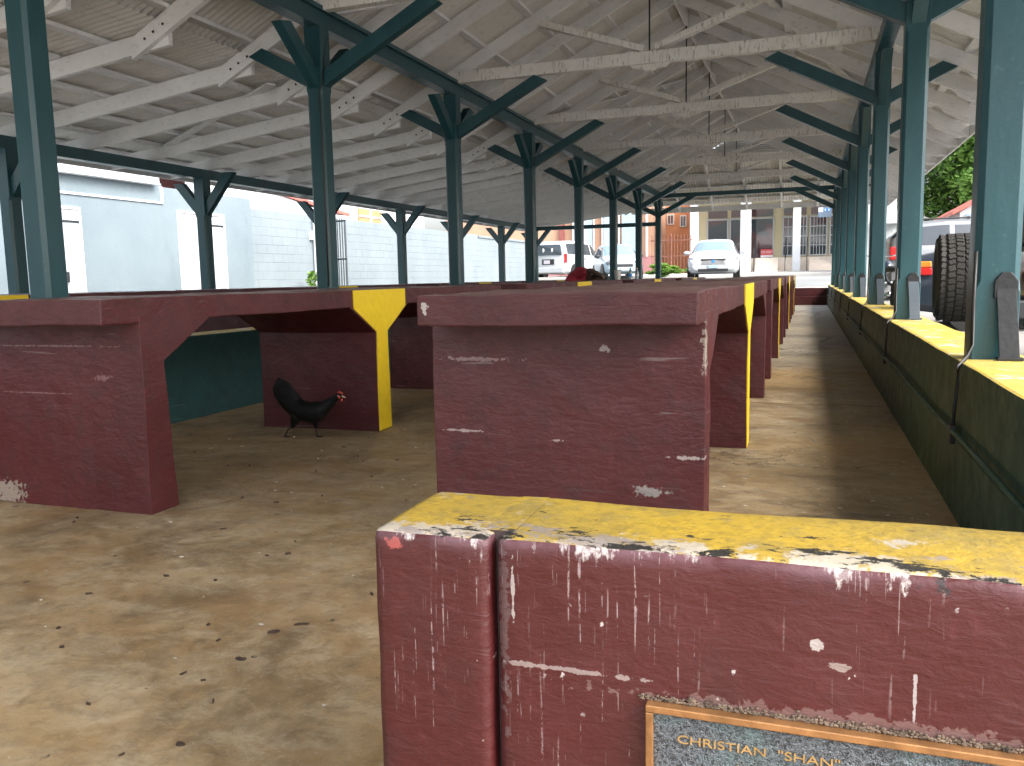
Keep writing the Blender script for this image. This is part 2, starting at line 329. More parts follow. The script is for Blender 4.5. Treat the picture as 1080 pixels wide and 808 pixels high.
# ------------------------------------------------------------------ mesh helpers
class MB:
    def __init__(s): s.v = []; s.f = []; s.mi = []; s.cur = 0
    def mat(s, i): s.cur = i; return s
    def add(s, vs, fs):
        o = len(s.v); s.v += [Vector(v) for v in vs]
        for f in fs: s.f.append([o + i for i in f]); s.mi.append(s.cur)
        return s
    def box(s, x0, x1, y0, y1, z0, z1):
        vs = [(x, y, z) for z in (z0, z1) for y in (y0, y1) for x in (x0, x1)]
        return s.add(vs, [(0, 2, 3, 1), (4, 5, 7, 6), (0, 1, 5, 4), (2, 6, 7, 3), (0, 4, 6, 2), (1, 3, 7, 5)])
    def prism(s, poly, axis, a, b):
        # poly of 2-D points in the two other axes (in x,y,z order)
        def P(p, d):
            l = list(p); l.insert(axis, d); return tuple(l)
        n = len(poly); vs = [P(p, a) for p in poly] + [P(p, b) for p in poly]
        fs = [tuple(range(n))[::-1], tuple(range(n, 2 * n))] + [(i, (i + 1) % n, n + (i + 1) % n, n + i) for i in range(n)]
        return s.add(vs, fs)
    def beam(s, p0, p1, w, h, up=(0, 0, 1), cut0=None, cut1=None):
        p0, p1 = Vector(p0), Vector(p1); d = (p1 - p0).normalized(); u = Vector(up); side = d.cross(u).normalized(); u2 = side.cross(d).normalized()
        vs = []
        for p in (p0, p1):
            for a, b in ((-1, -1), (1, -1), (1, 1), (-1, 1)):
                vs.append(p + side * (a * w / 2) + u2 * (b * h / 2))
        for base, cut in ((0, cut0), (4, cut1)):
            if cut is not None:      # (plane axis, value): slide the end vertices along the beam to a plane
                ax, val = cut
                for i in range(base, base + 4):
                    if abs(d[ax]) > 1e-6: vs[i] = vs[i] + d * ((val - vs[i][ax]) / d[ax])
        return s.add(vs, [(0, 3, 2, 1), (4, 5, 6, 7), (0, 1, 5, 4), (1, 2, 6, 5), (2, 3, 7, 6), (3, 0, 4, 7)])
    def tube(s, pts, r, n=8, r1=None):
        pts = [Vector(p) for p in pts]; k = len(pts); rings = []
        for i, p in enumerate(pts):
            d = (pts[min(i + 1, k - 1)] - pts[max(i - 1, 0)]).normalized()
            a = d.cross(Vector((0, 0, 1)) if abs(d.z) < .9 else Vector((1, 0, 0))).normalized(); b = d.cross(a)
            rr = r[i] if isinstance(r, (list, tuple)) else r + ((r1 - r) * i / (k - 1) if r1 is not None else 0)
            rings.append([p + (a * math.cos(t * 2 * math.pi / n) + b * math.sin(t * 2 * math.pi / n)) * rr for t in range(n)])
        vs = [v for rg in rings for v in rg]; fs = []
        for i in range(k - 1):
            for j in range(n):
                fs.append((i * n + j, i * n + (j + 1) % n, (i + 1) * n + (j + 1) % n, (i + 1) * n + j))
        fs += [tuple(range(n))[::-1], tuple(range((k - 1) * n, k * n))]
        return s.add(vs, fs)
    def lathe(s, prof, c=(0, 0, 0), axis=2, n=24):
        vs = []; fs = []; k = len(prof); c = Vector(c)
        for r, h in prof:
            for j in range(n):
                a = 2 * math.pi * j / n; l = [r * math.cos(a), r * math.sin(a)]; l.insert(axis, h); vs.append(c + Vector(l))
        for i in range(k - 1):
            for j in range(n): fs.append((i * n + j, i * n + (j + 1) % n, (i + 1) * n + (j + 1) % n, (i + 1) * n + j))
        fs += [tuple(range(n))[::-1], tuple(range((k - 1) * n, k * n))]
        return s.add(vs, fs)
    def ell(s, c, r, n=14, k=8):
        prof = [(max(1e-4, math.sin(math.pi * i / k)), -math.cos(math.pi * i / k)) for i in range(k + 1)]
        o = len(s.v); s.lathe(prof, (0, 0, 0), 2, n); c = Vector(c)
        for i in range(o, len(s.v)): v = s.v[i]; s.v[i] = c + Vector((v.x * r[0], v.y * r[1], v.z * r[2]))
        return s
    def xf(s, mat, o=0):
        for i in range(o, len(s.v)): s.v[i] = mat @ s.v[i]
        return s
    def build(s, name, mats, parent=None, bevel=0, smooth=False, rough=None, matfn=None, weld=False):
        me = bpy.data.meshes.new(name)
        bm = bmesh.new()
        vv = [bm.verts.new(v) for v in s.v]
        for f, mi in zip(s.f, s.mi):
            try: fc = bm.faces.new([vv[i] for i in f]); fc.material_index = mi
            except ValueError: pass
        if weld: bmesh.ops.remove_doubles(bm, verts=bm.verts, dist=1e-5)
        bmesh.ops.recalc_face_normals(bm, faces=bm.faces)
        if rough:      # (cell, amplitude, bevel): make concrete uneven
            cell, amp, bv = rough
            if bv: bmesh.ops.bevel(bm, geom=[e for e in bm.edges if e.calc_face_angle(0) > .5], offset=bv, segments=2, affect='EDGES', profile=.6)
            for it in range(7):
                ee = [e for e in bm.edges if e.calc_length() > cell * 1.4]
                if not ee: break
                bmesh.ops.subdivide_edges(bm, edges=ee, cuts=1, use_grid_fill=True)
            bmesh.ops.triangulate(bm, faces=[f for f in bm.faces if len(f.verts) > 4])
            for v in bm.verts:
                c = v.co; q = noise.noise_vector(c * 9) * amp * .6 + noise.noise_vector(c * 2.6 + Vector((5, 5, 5))) * amp
                v.co = c + q
        if matfn:
            bm.normal_update()
            for f in bm.faces: f.material_index = matfn(f)
        if smooth:
            for f in bm.faces: f.smooth = True
        bm.to_mesh(me); bm.free()
        for mm in (mats if isinstance(mats, (list, tuple)) else [mats]): me.materials.append(M[mm])
        o = bpy.data.objects.new(name, me); COL.objects.link(o)
        if bevel:
            b = o.modifiers.new('bevel', 'BEVEL'); b.width = bevel; b.segments = 2; b.limit_method = 'ANGLE'; b.angle_limit = R(40)
        if parent: o.parent = parent
        return o
def tag(o, label=None, cat=None, group=None, kind=None):
    if label: o['label'] = label
    if cat: o['category'] = cat
    if group: o['group'] = group
    if kind: o['kind'] = kind
    return o
def empty(name, loc=(0, 0, 0), rz=0, label=None, cat=None, group=None):
    o = bpy.data.objects.new(name, None); COL.objects.link(o); o.location = loc; o.rotation_euler.z = rz; o.empty_display_size = .2
    return tag(o, label, cat, group)
def copy_tree(o, parent=None):
    c = o.copy(); COL.objects.link(c); c.parent = parent
    for ch in list(o.children): copy_tree(ch, c)
    return c
def text_mesh(name, body, size, mat, parent, mat4, ext=.001, align='LEFT'):
    cu = bpy.data.curves.new(name, 'FONT'); cu.body = body; cu.size = size; cu.extrude = ext; cu.align_x = align
    to = bpy.data.objects.new('tmp', cu); COL.objects.link(to); bpy.context.view_layer.update()
    me = bpy.data.meshes.new_from_object(to.evaluated_get(bpy.context.evaluated_depsgraph_get()))
    bpy.data.objects.remove(to); me.transform(mat4); me.materials.clear(); me.materials.append(M[mat]); me.name = name
    o = bpy.data.objects.new(name, me); COL.objects.link(o); o.parent = parent
    return o

# ------------------------------------------------------------------ the lie of the land
def G(y):
    P = [(-400, -.12), (0, -.08), (6, -.05), (20, .27), (26.75, .49), (30, .74), (45, .95), (120, 1.6), (400, 3.0)]
    for (a, za), (b, zb) in zip(P, P[1:]):
        if y <= b: return za + (zb - za) * (y - a) / (b - a)
    return 3.
def strip(mb, xs, ys, dz, hole=None):
    n = len(xs); vs = [(x, y, G(y) + dz) for y in ys for x in xs]; fs = []
    for j in range(len(ys) - 1):
        for i in range(n - 1):
            if hole and xs[i] >= hole[0] - 1e-6 and xs[i + 1] <= hole[1] + 1e-6 and ys[j] >= hole[2] - 1e-6 and ys[j + 1] <= hole[3] + 1e-6: continue
            fs.append((j * n + i, j * n + i + 1, (j + 1) * n + i + 1, (j + 1) * n + i))
    mb.add(vs, fs)
g = MB(); strip(g, [-300, -60, -20, -8.16, .86, 10, 60, 300], [-300, -30, -3.5, 0, 6, 12, 20, 26.75, 30, 36, 45, 60, 120, 300], 0, (-8.16, .86, -3.5, 26.75))
tag(g.build('ground', 'ground'), kind='structure')
s_ = MB(); strip(s_, [-80, -20, 0, 20, 80], [27.1, 28.5, 30, 33, 36.5], .004); tag(s_.build('street', 'asphalt'), kind='structure')
k = MB()
k.prism([(36.5, G(36.5) - .2), (36.5, G(36.5) + .13), (36.65, G(36.5) + .14), (42.2, G(42.2) + .14), (42.2, G(42.2) - .2)], 0, -80, 80)
tag(k.build('pavement', 'pave', bevel=.02), kind='structure')
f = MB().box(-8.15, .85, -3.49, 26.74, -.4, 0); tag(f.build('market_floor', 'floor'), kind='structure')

pk = MB(); strip(pk, [.87, 5, 10, 22], [-20, 0, 6, 12, 20, 26.75, 27.05], .004); tag(pk.build('parking_lot', 'lot'), kind='structure')
# ------------------------------------------------------------------ low walls with yellow tops
def topmat(f): return 1 if f.normal.z > .55 else 0
WT = .58
def low_wall(x0, x1, y0, y1, inner, label, lower, mats=('green', 'yellow'), joints=True):
    root = empty('low_wall', ((x0 + x1) / 2, y0, 0), 0, label, 'wall')
    mb = MB().box(x0, x1, y0, y1, -.3, WT)
    w = mb.build('wall', list(mats), root, rough=(.16, .004, .012), matfn=topmat, smooth=False); w.matrix_parent_inverse = Matrix.Translation((-(x0 + x1) / 2, -y0, 0))
    if lower:
        a, b = (x0 - .018, x0 + .01) if inner < 0 else (x1 - .01, x1 + .018)
        l = MB().prism([(a, 0), (a if inner < 0 else b, .29), (x0 + .01 if inner < 0 else a, .305), (b if inner < 0 else a, 0)] if inner < 0 else [(a, 0), (b, 0), (b, .29), (a, .305)], 1, y0 + .25, y1 - .02)
        l = l.build('plinth', mats[0], root, rough=(.2, .003, 0)); l.matrix_parent_inverse = w.matrix_parent_inverse
    return root
wb = low_wall(.56, .84, 1.262, 26.7, -1, 'long dark green wall with yellow top under the right-hand posts', True)
wa = low_wall(-4.33, -4.06, 1.262, 26.3, 1, 'low teal wall seen through the openings of the left market tables', False, ('teal_wall', 'yellow'))
wc = low_wall(-8.13, -7.87, 1.262, 26.3, 1, 'low green wall on the far left, nearest the pale blue building', False)

# joints and conduit on the right wall
for cnt in range(1):
    root = empty('conduit', (.54, 1.3, 0), 0, 'thin dark pipe and cables along the inside of the right green wall', 'pipe')
    inv = Matrix.Translation((-.54, -1.3, 0))
    pts = [(.532 + .004 * math.sin(y * 1.7), y, .318 + .008 * math.sin(y * 2.3 + 1)) for y in [1.35 + .42 * i for i in range(60)]]
    p = MB().tube(pts, .010, 8).build('pipe', 'green', root, smooth=True); p.matrix_parent_inverse = inv
    for i in range(8):
        y = 3.7792 + 3.05 * i - .12
        cb = MB().tube([(.612, y + .04, 1.0 - .05 * (i % 2)), (.608, y + .02, .80), (.606, y, .64), (.585, y - .05, .60), (.548, y - .09, .565), (.546, y - .10, .50), (.540, y - .09, .40), (.538, y - .10, .31)], .0075, 6).build('cable', 'cable', root, smooth=True)
        cb.matrix_parent_inverse = inv
        jb = MB().box(.524, .548, y - .13, y - .06, .27, .34).build('junction_box', 'cable', root, bevel=.004); jb.matrix_parent_inverse = inv

# front wall (the closest thing), with its pilaster and groove
root = empty('front_wall', (0, 1.05, 0), 0, 'maroon wall with peeling yellow top and white drips, closest to the viewer', 'wall')
inv = Matrix.Translation((0, -1.05, 0))
def front_block(x0, x1, y0, y1, z0, z1):
    mb = MB(); nx = int((x1 - x0) / .018); ny = int((y1 - y0) / .02); nz = int((z1 - z0) / .02)
    b = MB().box(x0, x1, y0, y1, z0, z1); return b
wl = front_block(-.582, -.4065, 1.035, 1.262, -.3, WT)
wl = wl.build('pilaster', ['maroon_front', 'yellow_front'], root, rough=(.022, .0038, .014), matfn=topmat, smooth=True); wl.matrix_parent_inverse = inv
wr = front_block(-.3975, .855, 1.042, 1.262, -.3, WT)
wr = wr.build('wall_panel', ['maroon_front', 'yellow_front'], root, rough=(.022, .0038, .014), matfn=topmat, smooth=True); wr.matrix_parent_inverse = inv
gv = MB().box(-.424, -.380, 1.070, 1.250, -.3, WT + .0005).build('groove_mortar', ['groove', 'yellow_front'], root, rough=(.02, .0035, 0), matfn=topmat); gv.matrix_parent_inverse = inv
# raised worn mortar lumps near plaque and on the coping
# plaque
PY = 1.036
root = empty('plaque', (.03, PY, .15), 0, 'dark crinkled metal plaque with bronze frame and lettering on the front wall', 'plaque')
inv = Matrix.Translation((-.03, -PY, -.15))
px0, px1, pz1, pz0 = -.187, .262, .378, .06
o = MB().box(px0 + .008, px1 - .008, PY - .006, PY + .012, pz0 + .008, pz1 - .008).build('plate', 'leather', root); o.matrix_parent_inverse = inv
fr = MB()
fr.box(px0, px1, PY - .011, PY + .012, pz1 - .010, pz1); fr.box(px0, px1, PY - .011, PY + .012, pz0, pz0 + .010)
fr.box(px0, px0 + .010, PY - .0112, PY + .012, pz0, pz1 - .0102); fr.box(px1 - .010, px1, PY - .0112, PY + .012, pz0, pz1 - .0102)
o = fr.build('frame', 'bronze', root, bevel=.0015); o.matrix_parent_inverse = inv
mt = Matrix.Translation((-.147, PY - .0062, .3305)) @ Matrix.Rotation(R(90), 4, 'X')
o = text_mesh('lettering', 'CHRISTIAN  "SHAN"', .0160, 'letters', root, mt @ Matrix.Scale(1.38, 4, (1, 0, 0)), .0008); o.matrix_parent_inverse = inv
mt = Matrix.Translation((.035, PY - .0062, .302)) @ Matrix.Rotation(R(90), 4, 'X')
o = text_mesh('lettering', 'HENDRICKS  MARKET', .0160, 'letters', root, mt @ Matrix.Scale(1.38, 4, (1, 0, 0)), .0008, 'CENTER'); o.matrix_parent_inverse = inv
# mortar crust along the plaque's top edge
cr = MB()
for i in range(900):
    x = px0 - .012 + (px1 - px0 + .02) * random.random() ** .85; z = pz1 + .001 + abs(random.gauss(0, .0035)); r = random.uniform(.0006, .0019)
    cr.ell((x, 1.040 - r * .3, z), (r * 1.5, r, r), 6, 4)
tag(cr.build('mortar_crust', 'crust'), 'crumbling grey mortar crust along the top edge of the plaque', 'mortar', kind='stuff')

# ------------------------------------------------------------------ market tables
TT = H - .0454; TB = H - .145; LEN = 4.42
def leg_poly(y0, y1, dirn, taper=.035):
    # side profile in (y,z) of a leg with haunches; dirn -1 haunch forward, 1 backward, 0 both
    zt = TB; zh = H - .31; up = TB + .03
    f0 = .004 if dirn > 0 else taper; f1 = .004 if dirn < 0 else taper
    if dirn == 0: f0 = f1 = .008
    pl = [(y0 - f0, 0), (y1 + f1, 0), (y1, zh)]
    if dirn >= 0: pl += [(y1 + .30, zt), (y1 + .30, up)]
    else: pl += [(y1, up)]
    if dirn <= 0: pl += [(y0 - .30, up), (y0 - .30, zt)]
    else: pl += [(y0, up)]
    pl += [(y0, zh)]
    return pl
def make_table():
    root = empty('market_table', (0, 0, 0))
    rg = (.075, .0055, .006); rl = (.075, .0055, .0025)
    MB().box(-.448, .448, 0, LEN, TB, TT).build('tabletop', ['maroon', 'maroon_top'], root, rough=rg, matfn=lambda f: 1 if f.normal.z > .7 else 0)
    MB().prism(leg_poly(.19, .31, 1), 0, -.483, .4490).build('leg', 'maroon', root, rough=rl)
    MB().prism(leg_poly(LEN / 2 - .078, LEN / 2 + .078, 0), 0, -.395, .4490).build('leg', 'maroon', root, rough=rl)
    MB().prism(leg_poly(LEN - .31, LEN - .19, -1), 0, -.483, .4490).build('leg', 'maroon', root, rough=rl)
    c = LEN / 2; zh = H - .305
    for sx, lx in ((1, .4485),):
        b = MB(); x0 = lx; x1 = lx + sx * .006
        b.prism([(c - .083, .004), (c + .083, .004), (c + .070, zh), (c + .335, TB - .01), (c + .335, TT - .001), (c - .335, TT - .001), (c - .335, TB - .01), (c - .070, zh)], 0, min(x0, x1), max(x0, x1))
        b.build('painted_band', 'band', root, rough=(.12, .0012, 0))
    return root
t0 = make_table()
rows = [(-.745, 'row beside the right aisle'), (-2.962, 'row left of the centre walkway'), (-6.33, 'far left row')]
ords = ['nearest', 'second nearest', 'third nearest', 'farthest']
first = True
for ri, (x, rl) in enumerate(rows):
    for k_ in range(4):
        t = t0 if first else copy_tree(t0); first = False
        if ri == 2: y = 2.55 + 5.25 * k_
        else: y = 2.474 + (.012 if ri == 1 else 0) + [0, 5.12, 10.33, 15.55][k_]
        t.location = (x, y, 0)
        tag(t, '%s maroon concrete market table in the %s' % (ords[k_], rl), 'table', 'maroon concrete market tables')

# ------------------------------------------------------------------ pavilion
PV = empty('market_pavilion', (-1.75, 13, 0), 0, 'open-sided market hall with white timber roof on dark teal posts', 'pavilion')
PVI = Matrix.Translation((1.75, -13, 0))
def part(mb, name, mat, parent=None, **kw):
    o = mb.build(name, mat, parent or PV, **kw); o.matrix_parent_inverse = PVI if (parent is None) else Matrix.Identity(4); return o
Y1 = 3.7792; S = 3.05
PA, PB, PC = -4.19, .69, -8.0
ZP = H + 2.256; ZC = H + 1.465; ZW = WT
def post_mesh(ztop, head):
    mb = MB(); a = .08; c = .022
    zs = [(ZW - .003, a, 0), (H - .085, a, 0), (H - .045, a, c), (head, a, c), (head + .05, a, 0), (ztop, a, 0)]
    vs = []; fs = []
    for z, w, cc in zs:
        e = max(cc, .0025)
        for x, y in ((w - e, -w), (w, -w + e), (w, w - e), (w - e, w), (-w + e, w), (-w, w - e), (-w, -w + e), (-w + e, -w)): vs.append((x, y, z))
    for i in range(len(zs) - 1):
        for j in range(8): fs.append((i * 8 + j, i * 8 + (j + 1) % 8, (i + 1) * 8 + (j + 1) % 8, (i + 1) * 8 + j))
    fs += [tuple(range(8))[::-1], tuple(range((len(zs) - 1) * 8, len(zs) * 8))]
    return mb.add(vs, fs)
def brace(p0, p1, cut=None):
    return MB().beam(p0, p1, .095, .125, (0, 1, 0) if abs(p1[1] - p0[1]) < .01 else (1, 0, 0), None, None)
def brace2(ax, d0, z0, d1, z1):
    # brace in a vertical plane; ax 0: along x, 1: along y. (d0,z0) on the post, (d1,z1) tip (lower corner), plumb foot, level-ish pointed head
    L = math.hypot(d1 - d0, z1 - z0); ux, uz = (d1 - d0) / L, (z1 - z0) / L; nx, nz = -uz, ux
    if nz < 0: nx, nz = -nx, -nz
    t = .125
    a = (d0, z0); b = (d1, z1)
    c = (d1 - ux * .10 + nx * t, z1 - uz * .10 + nz * t) ; d = (d0, z0 + t / max(.3, abs(ux)))
    pl = [a, b, c, d]
    if ax == 0: return MB().prism([(p[0], p[1]) for p in pl], 1, -.047, .047)
    return MB().prism([(p[0], p[1]) for p in pl], 0, -.047, .047)
posts = []
def make_post(kind):
    ztop = ZC if kind == 'C' else ZP
    p = MB(); head = (H + .93) if kind == 'C' else (H + 1.67)
    po = post_mesh(ztop, head).build('post', 'post', None, bevel=.002)
    s = .078
    if kind == 'A':
        B = [brace2(0, s, H + 1.74, 1.22, H + 2.33), brace2(0, -s, H + 1.74, -.70, H + 2.07), brace2(1, s, H + 1.72, .62, H + 2.256 - .10), brace2(1, -s, H + 1.72, -.62, H + 2.256 - .10)]
    elif kind == 'B':
        B = [brace2(0, -s, H + 1.74, -1.19, H + 2.31), brace2(0, s, H + 1.74, .70, H + 2.05), brace2(1, s, H + 1.72, .62, H + 2.256 - .10), brace2(1, -s, H + 1.72, -.62, H + 2.256 - .10)]
    else:
        B = [brace2(0, s, H + .96, .56, H + 1.53), brace2(0, -s, H + .96, -.46, H + 1.42)]
    for b in B: b.build('brace', 'post', po, bevel=.003)
    if kind == 'B':
        st = MB()
        z0, z1 = ZW + .002, H - .06
        st.add([(-.005, -.083, z1), (.063, -.083, z1), (.063, -.092, z1), (-.005, -.092, z1), (.010, -.125, z0), (.080, -.125, z0), (.080, -.134, z0), (.010, -.134, z0)],
               [(0, 1, 2, 3), (7, 6, 5, 4), (0, 4, 5, 1), (1, 5, 6, 2), (2, 6, 7, 3), (3, 7, 4, 0)])
        st.box(.002, .090, -.148, -.100, z0 - .001, z0 + .012)
        st.build('steel_strap', 'strap_blue', po, bevel=.002)
        MB().prism([(-.012, z1 - .05), (.070, z1 - .05), (.070, z1 + .015), (.045, z1 + .05), (.012, z1 + .05), (-.012, z1 + .015)], 1, -.0815, -.094).build('strap_head', 'strap_black', po, bevel=.003)
    return po
for kind, X in (('A', PA), ('B', PB), ('C', PC)):
    pr = make_post(kind)
    for i in range(9):
        p = pr if i == 0 else copy_tree(pr)
        y = 1.16 if i == 0 else Y1 + S * (i - 1)
        p.parent = PV; p.matrix_parent_inverse = PVI; p.location = (X, y, 0)
        posts.append(p)
        if kind == 'B' and i == 1:
            for ch in p.children:
                if ch.name.startswith('steel_strap'): ch.data = ch.data.copy(); ch.data.materials[0] = M['strap_black']
        if kind == 'A' and i in (2, 4): 
            cbl = MB().tube([(.06, -.086, .88 + .02), (.063, -.086, 1.6), (.060, -.088, 2.62), (.08, -.075, 2.70), (.075, .02, 3.1)], .007, 6).build('cable', 'cable', p, smooth=True)
# plates
part(MB().box(PA - .07, PA + .07, -1.2, 25.30, ZP, ZP + .13), 'wall_plate', 'post', bevel=.004)
part(MB().box(PA + .02, PA + .105, -1.2, 25.25, ZP + .132, ZP + .17), 'wall_plate', 'post', bevel=.004)
part(MB().box(PB - .07, PB + .07, -1.2, 25.30, ZP, ZP + .13), 'wall_plate', 'post', bevel=.004)
part(MB().box(PC - .07, PC + .07, -1.2, 25.30, ZC, ZC + .13), 'wall_plate', 'post', bevel=.004)
part(MB().box(PA + .072, PB - .072, 25.06, 25.20, ZP + .01, ZP + .125), 'end_beam', 'post', bevel=.004)
part(MB().box(PC + .072, PA - .072, 25.07, 25.19, ZC + .005, ZC + .12), 'end_beam', 'post', bevel=.004)
# ties
RX = -1.75; ZR = H + 2.42; SL = .5
def zg(x): return ZR + SL * min(x - PA, PB - x)         # underside of the main rafters
for i in range(1, 8):
    y = Y1 + S * (i - 1)
    o = part(MB().box(PA - .12, PB + .12, y - .045, y + .045, ZP + .134, ZP + .27), 'tie_beam', 'tie', bevel=.005)
    zt = ZP + .27
    for sx in (-1, 1):
        xe = RX + sx * 1.28; st = MB().beam((RX + sx * .06, y, zt + .03), (xe, y, zg(xe) - .03), .07, .11, (0, 1, 0)).build('strut', 'tie', o, bevel=.004)
    MB().tube([(RX, y, ZP + .10), (RX, y, ZR + SL * 2.44)], .010, 6).build('iron_rod', 'iron', o)
    MB().prism([(RX - .22, zt - .139), (RX - .18, zt - .18), (RX - .08, zt - .18), (RX - .05, zt - .21), (RX + .05, zt - .21), (RX + .08, zt - .18), (RX + .18, zt - .18), (RX + .22, zt - .139)], 1, y - .03, y + .03).build('cradle_block', 'tie', o)
# rafters
KX = -5.19; ZK = H + 1.93; YH = 25.13; YE = 26.15; EX = 2.0
def zl(x): return ZK - (KX - x) * .12                 # lean-to rafter underside
RD = .15; RW = .05
ys = [Y1 + (S / 3) * j for j in range(-4, 20)]
def rafter(x0, z0, x1, z1, y, name='rafter', extra=None):
    b = extra or MB(); b.mat(0); h = RD
    up = h * math.sqrt(1 + ((z1 - z0) / (x1 - x0)) ** 2) if abs(x1 - x0) > .01 else h
    b.prism([(x0, z0), (x1, z1), (x1, z1 + up), (x0, z0 + up)], 1, y - RW / 2, y + RW / 2)
    return part(b, name, ['timber', 'iron'], bevel=.003)
for y in ys:
    tie_y = any(abs(y - (Y1 + S * i)) < .1 for i in range(7))
    yy = y + (.075 if tie_y else 0)
    xtop = RX if yy <= 23.67 else None
    if xtop is not None:
        bolts = MB().mat(1)
        for q in (.0, .09, .19): bolts.lathe([(.011, -.008), (.013, 0)], (KX + .03 + q, yy - RW / 2 - .002, zg(KX + .03 + q) + .075), 1, 8)
        rafter(PA - 1.12, zg(PA - 1.12), RX - .02, zg(RX - .02), yy, extra=bolts)
        rafter(RX + .02, zg(RX + .02), EX, zg(EX), yy)
    rafter(-8.62, zl(-8.62), KX + .22, zl(KX + .22), yy + RW + .002, 'lean_to_rafter')
    # rafter tails lapped beside the right-hand rafters
    b = MB(); x0, x1 = 1.45, EX - .02
    b.prism([(x0, zg(x0) + .05), (x0 + .1, zg(x0 + .1) - .04), (x1 - .1, zg(x1 - .1) - .05), (x1, zg(x1) + .02), (x1, zg(x1) + .14), (x0, zg(x0) + .14)], 1, yy + RW / 2 + .001, yy + RW / 2 + .042)
    part(b, 'rafter_tail', 'timber', bevel=.003)
# jack rafters, hip rafters and the hip's own rafters
for yy in (24.4, 25.1, 25.8):
    d = YH - yy
    rafter(PB - d + .05, zg(PB - d + .05), EX, zg(EX), yy, 'jack_rafter')
    rafter(max(PA - 1.12, PA - 1.12), zg(PA - 1.12), PA + d - .05, zg(PA + d - .05), yy, 'jack_rafter')
    rafter(-8.62, zl(-8.62), KX + .22, zl(KX + .22), yy + RW + .002, 'lean_to_rafter')
def zh(y): return ZR + SL * (YH - y)
for x in [RX + .98 * q for q in range(-3, 4)]:
    y0 = 23.67 if abs(x - RX) < 1. else YH - (2.44 - abs(x - RX))
    b = MB(); up = RD * 1.118
    b.prism([(y0 + .03, zh(y0 + .03)), (YE, zh(YE)), (YE, zh(YE) + up), (y0 + .03, zh(y0 + .03) + up)], 0, x - RW / 2, x + RW / 2)
    part(b, 'hip_end_rafter', 'timber', bevel=.003)
for sx, px in ((1, PB), (-1, PA)):
    a = Vector((RX + sx * .98, 23.67, zh(23.67) + .09)); b_ = Vector((px + sx * 1.0, YH + 1.0, zh(YH + 1.0) + .09))
    part(MB().beam(a, b_, .06, .17), 'hip_rafter', 'timber', bevel=.003)
part(MB().box(RX - .018, RX + .018, -1.2, 23.7, zg(RX) - .03, zg(RX) + .19), 'ridge_board', 'timber')
# louvred gablet
part(MB().prism([(RX - 1.1, zh(23.67) - .03), (RX + 1.1, zh(23.67) - .03), (RX, zg(RX) + .22)], 1, 23.78, 23.80), 'gablet_board', 'timber')
gb = empty('gablet_louvre'); gb.parent = PV; gb.matrix_parent_inverse = PVI
for q in range(13):
    z = zh(23.67) - .02 + .055 * q; w = 1.02 - (z - zh(23.67)) / SL * .86
    if w > .05: MB().beam((RX - w, 23.69, z + .04), (RX + w, 23.69, z + .04), .09, .012, (0, 1, 1.2)).build('slat', 'timber', gb)
# purlins
UP = RD * 1.118
def purl(x, z, y0, y1): part(MB().box(x - .05, x + .05, y0, y1, z + .002, z + .036), 'purlin', 'timber')
for d in (.25, .85, 1.45, 2.05, 2.65, 3.25, 3.62):
    x = RX + d; ye = min(YE - .05, 23.67 if d < .98 else YH - (PB - x)); purl(x, zg(x) + UP + .012, -1.25, ye)
for d in (.25, .85, 1.45, 2.05, 2.65, 3.2):
    x = RX - d; ye = min(YE - .05, 23.67 if d < .98 else YH - (x - PA)); purl(x, zg(x) + UP + .012, -1.25, ye)
for x in (-5.65, -6.2, -6.75, -7.3, -7.85, -8.4): purl(x, zl(x) + RD + .006, -1.25, 26.0)
for y in (24.1, 24.7, 25.3, 25.9):
    w = 2.44 - (YH - y); b = MB().box(RX - w, RX + w, y - .05, y + .05, zh(y) + UP + .014, zh(y) + UP + .048); part(b, 'purlin', 'timber')
# corrugated sheets (real corrugations)
def corr(name, edge_fn, a0, a1, axis, zfn, step=.0095, wave=.076, amp=.009):
    n = int((a1 - a0) / step); vs = []; fs = []; cols = 0
    for i in range(n + 1):
        a = a0 + (a1 - a0) * i / n; e0, e1 = edge_fn(a); dz = amp * math.sin(2 * math.pi * a / wave)
        for q in (0, .5, 1):
            e = e0 + (e1 - e0) * q; x, y = (e, a) if axis == 1 else (a, e)
            vs.append((x, y, zfn(x, y) + dz))
        if i: 
            b = i * 3
            fs += [(b - 3, b - 2, b + 1, b), (b - 2, b - 1, b + 2, b + 1)]
    return part(MB().add(vs, fs), name, 'sheet', smooth=True)
ZS = UP + .012 + .036 + .012
corr('roof_sheet', lambda y: (RX if y < 23.67 else PB - (YH - y), EX + .06), -1.3, YE, 1, lambda x, y: zg(x) + ZS)  # sheets extended unseen past the near end to shade front wall and floor
corr('roof_sheet', lambda y: (RX if y < 23.67 else PA + (YH - y), -5.245), -1.3, YE, 1, lambda x, y: zg(x) + ZS)
corr('roof_sheet', lambda y: (-5.02, -8.72), -1.3, 26.2, 1, lambda x, y: zl(x) + RD + .006 + .036 + .010)
corr('roof_sheet', lambda x: (23.67 if abs(x - RX) < .98 else YH - (2.44 - abs(x - RX)), YE + .05), PA - 1.0, PB + 1.0, 0, lambda x, y: zh(y) + ZS)
part(MB().box(RX - .14, RX + .14, -1.3, 23.8, zg(RX) + ZS + .004, zg(RX) + ZS + .012), 'ridge_cap', 'sheet')
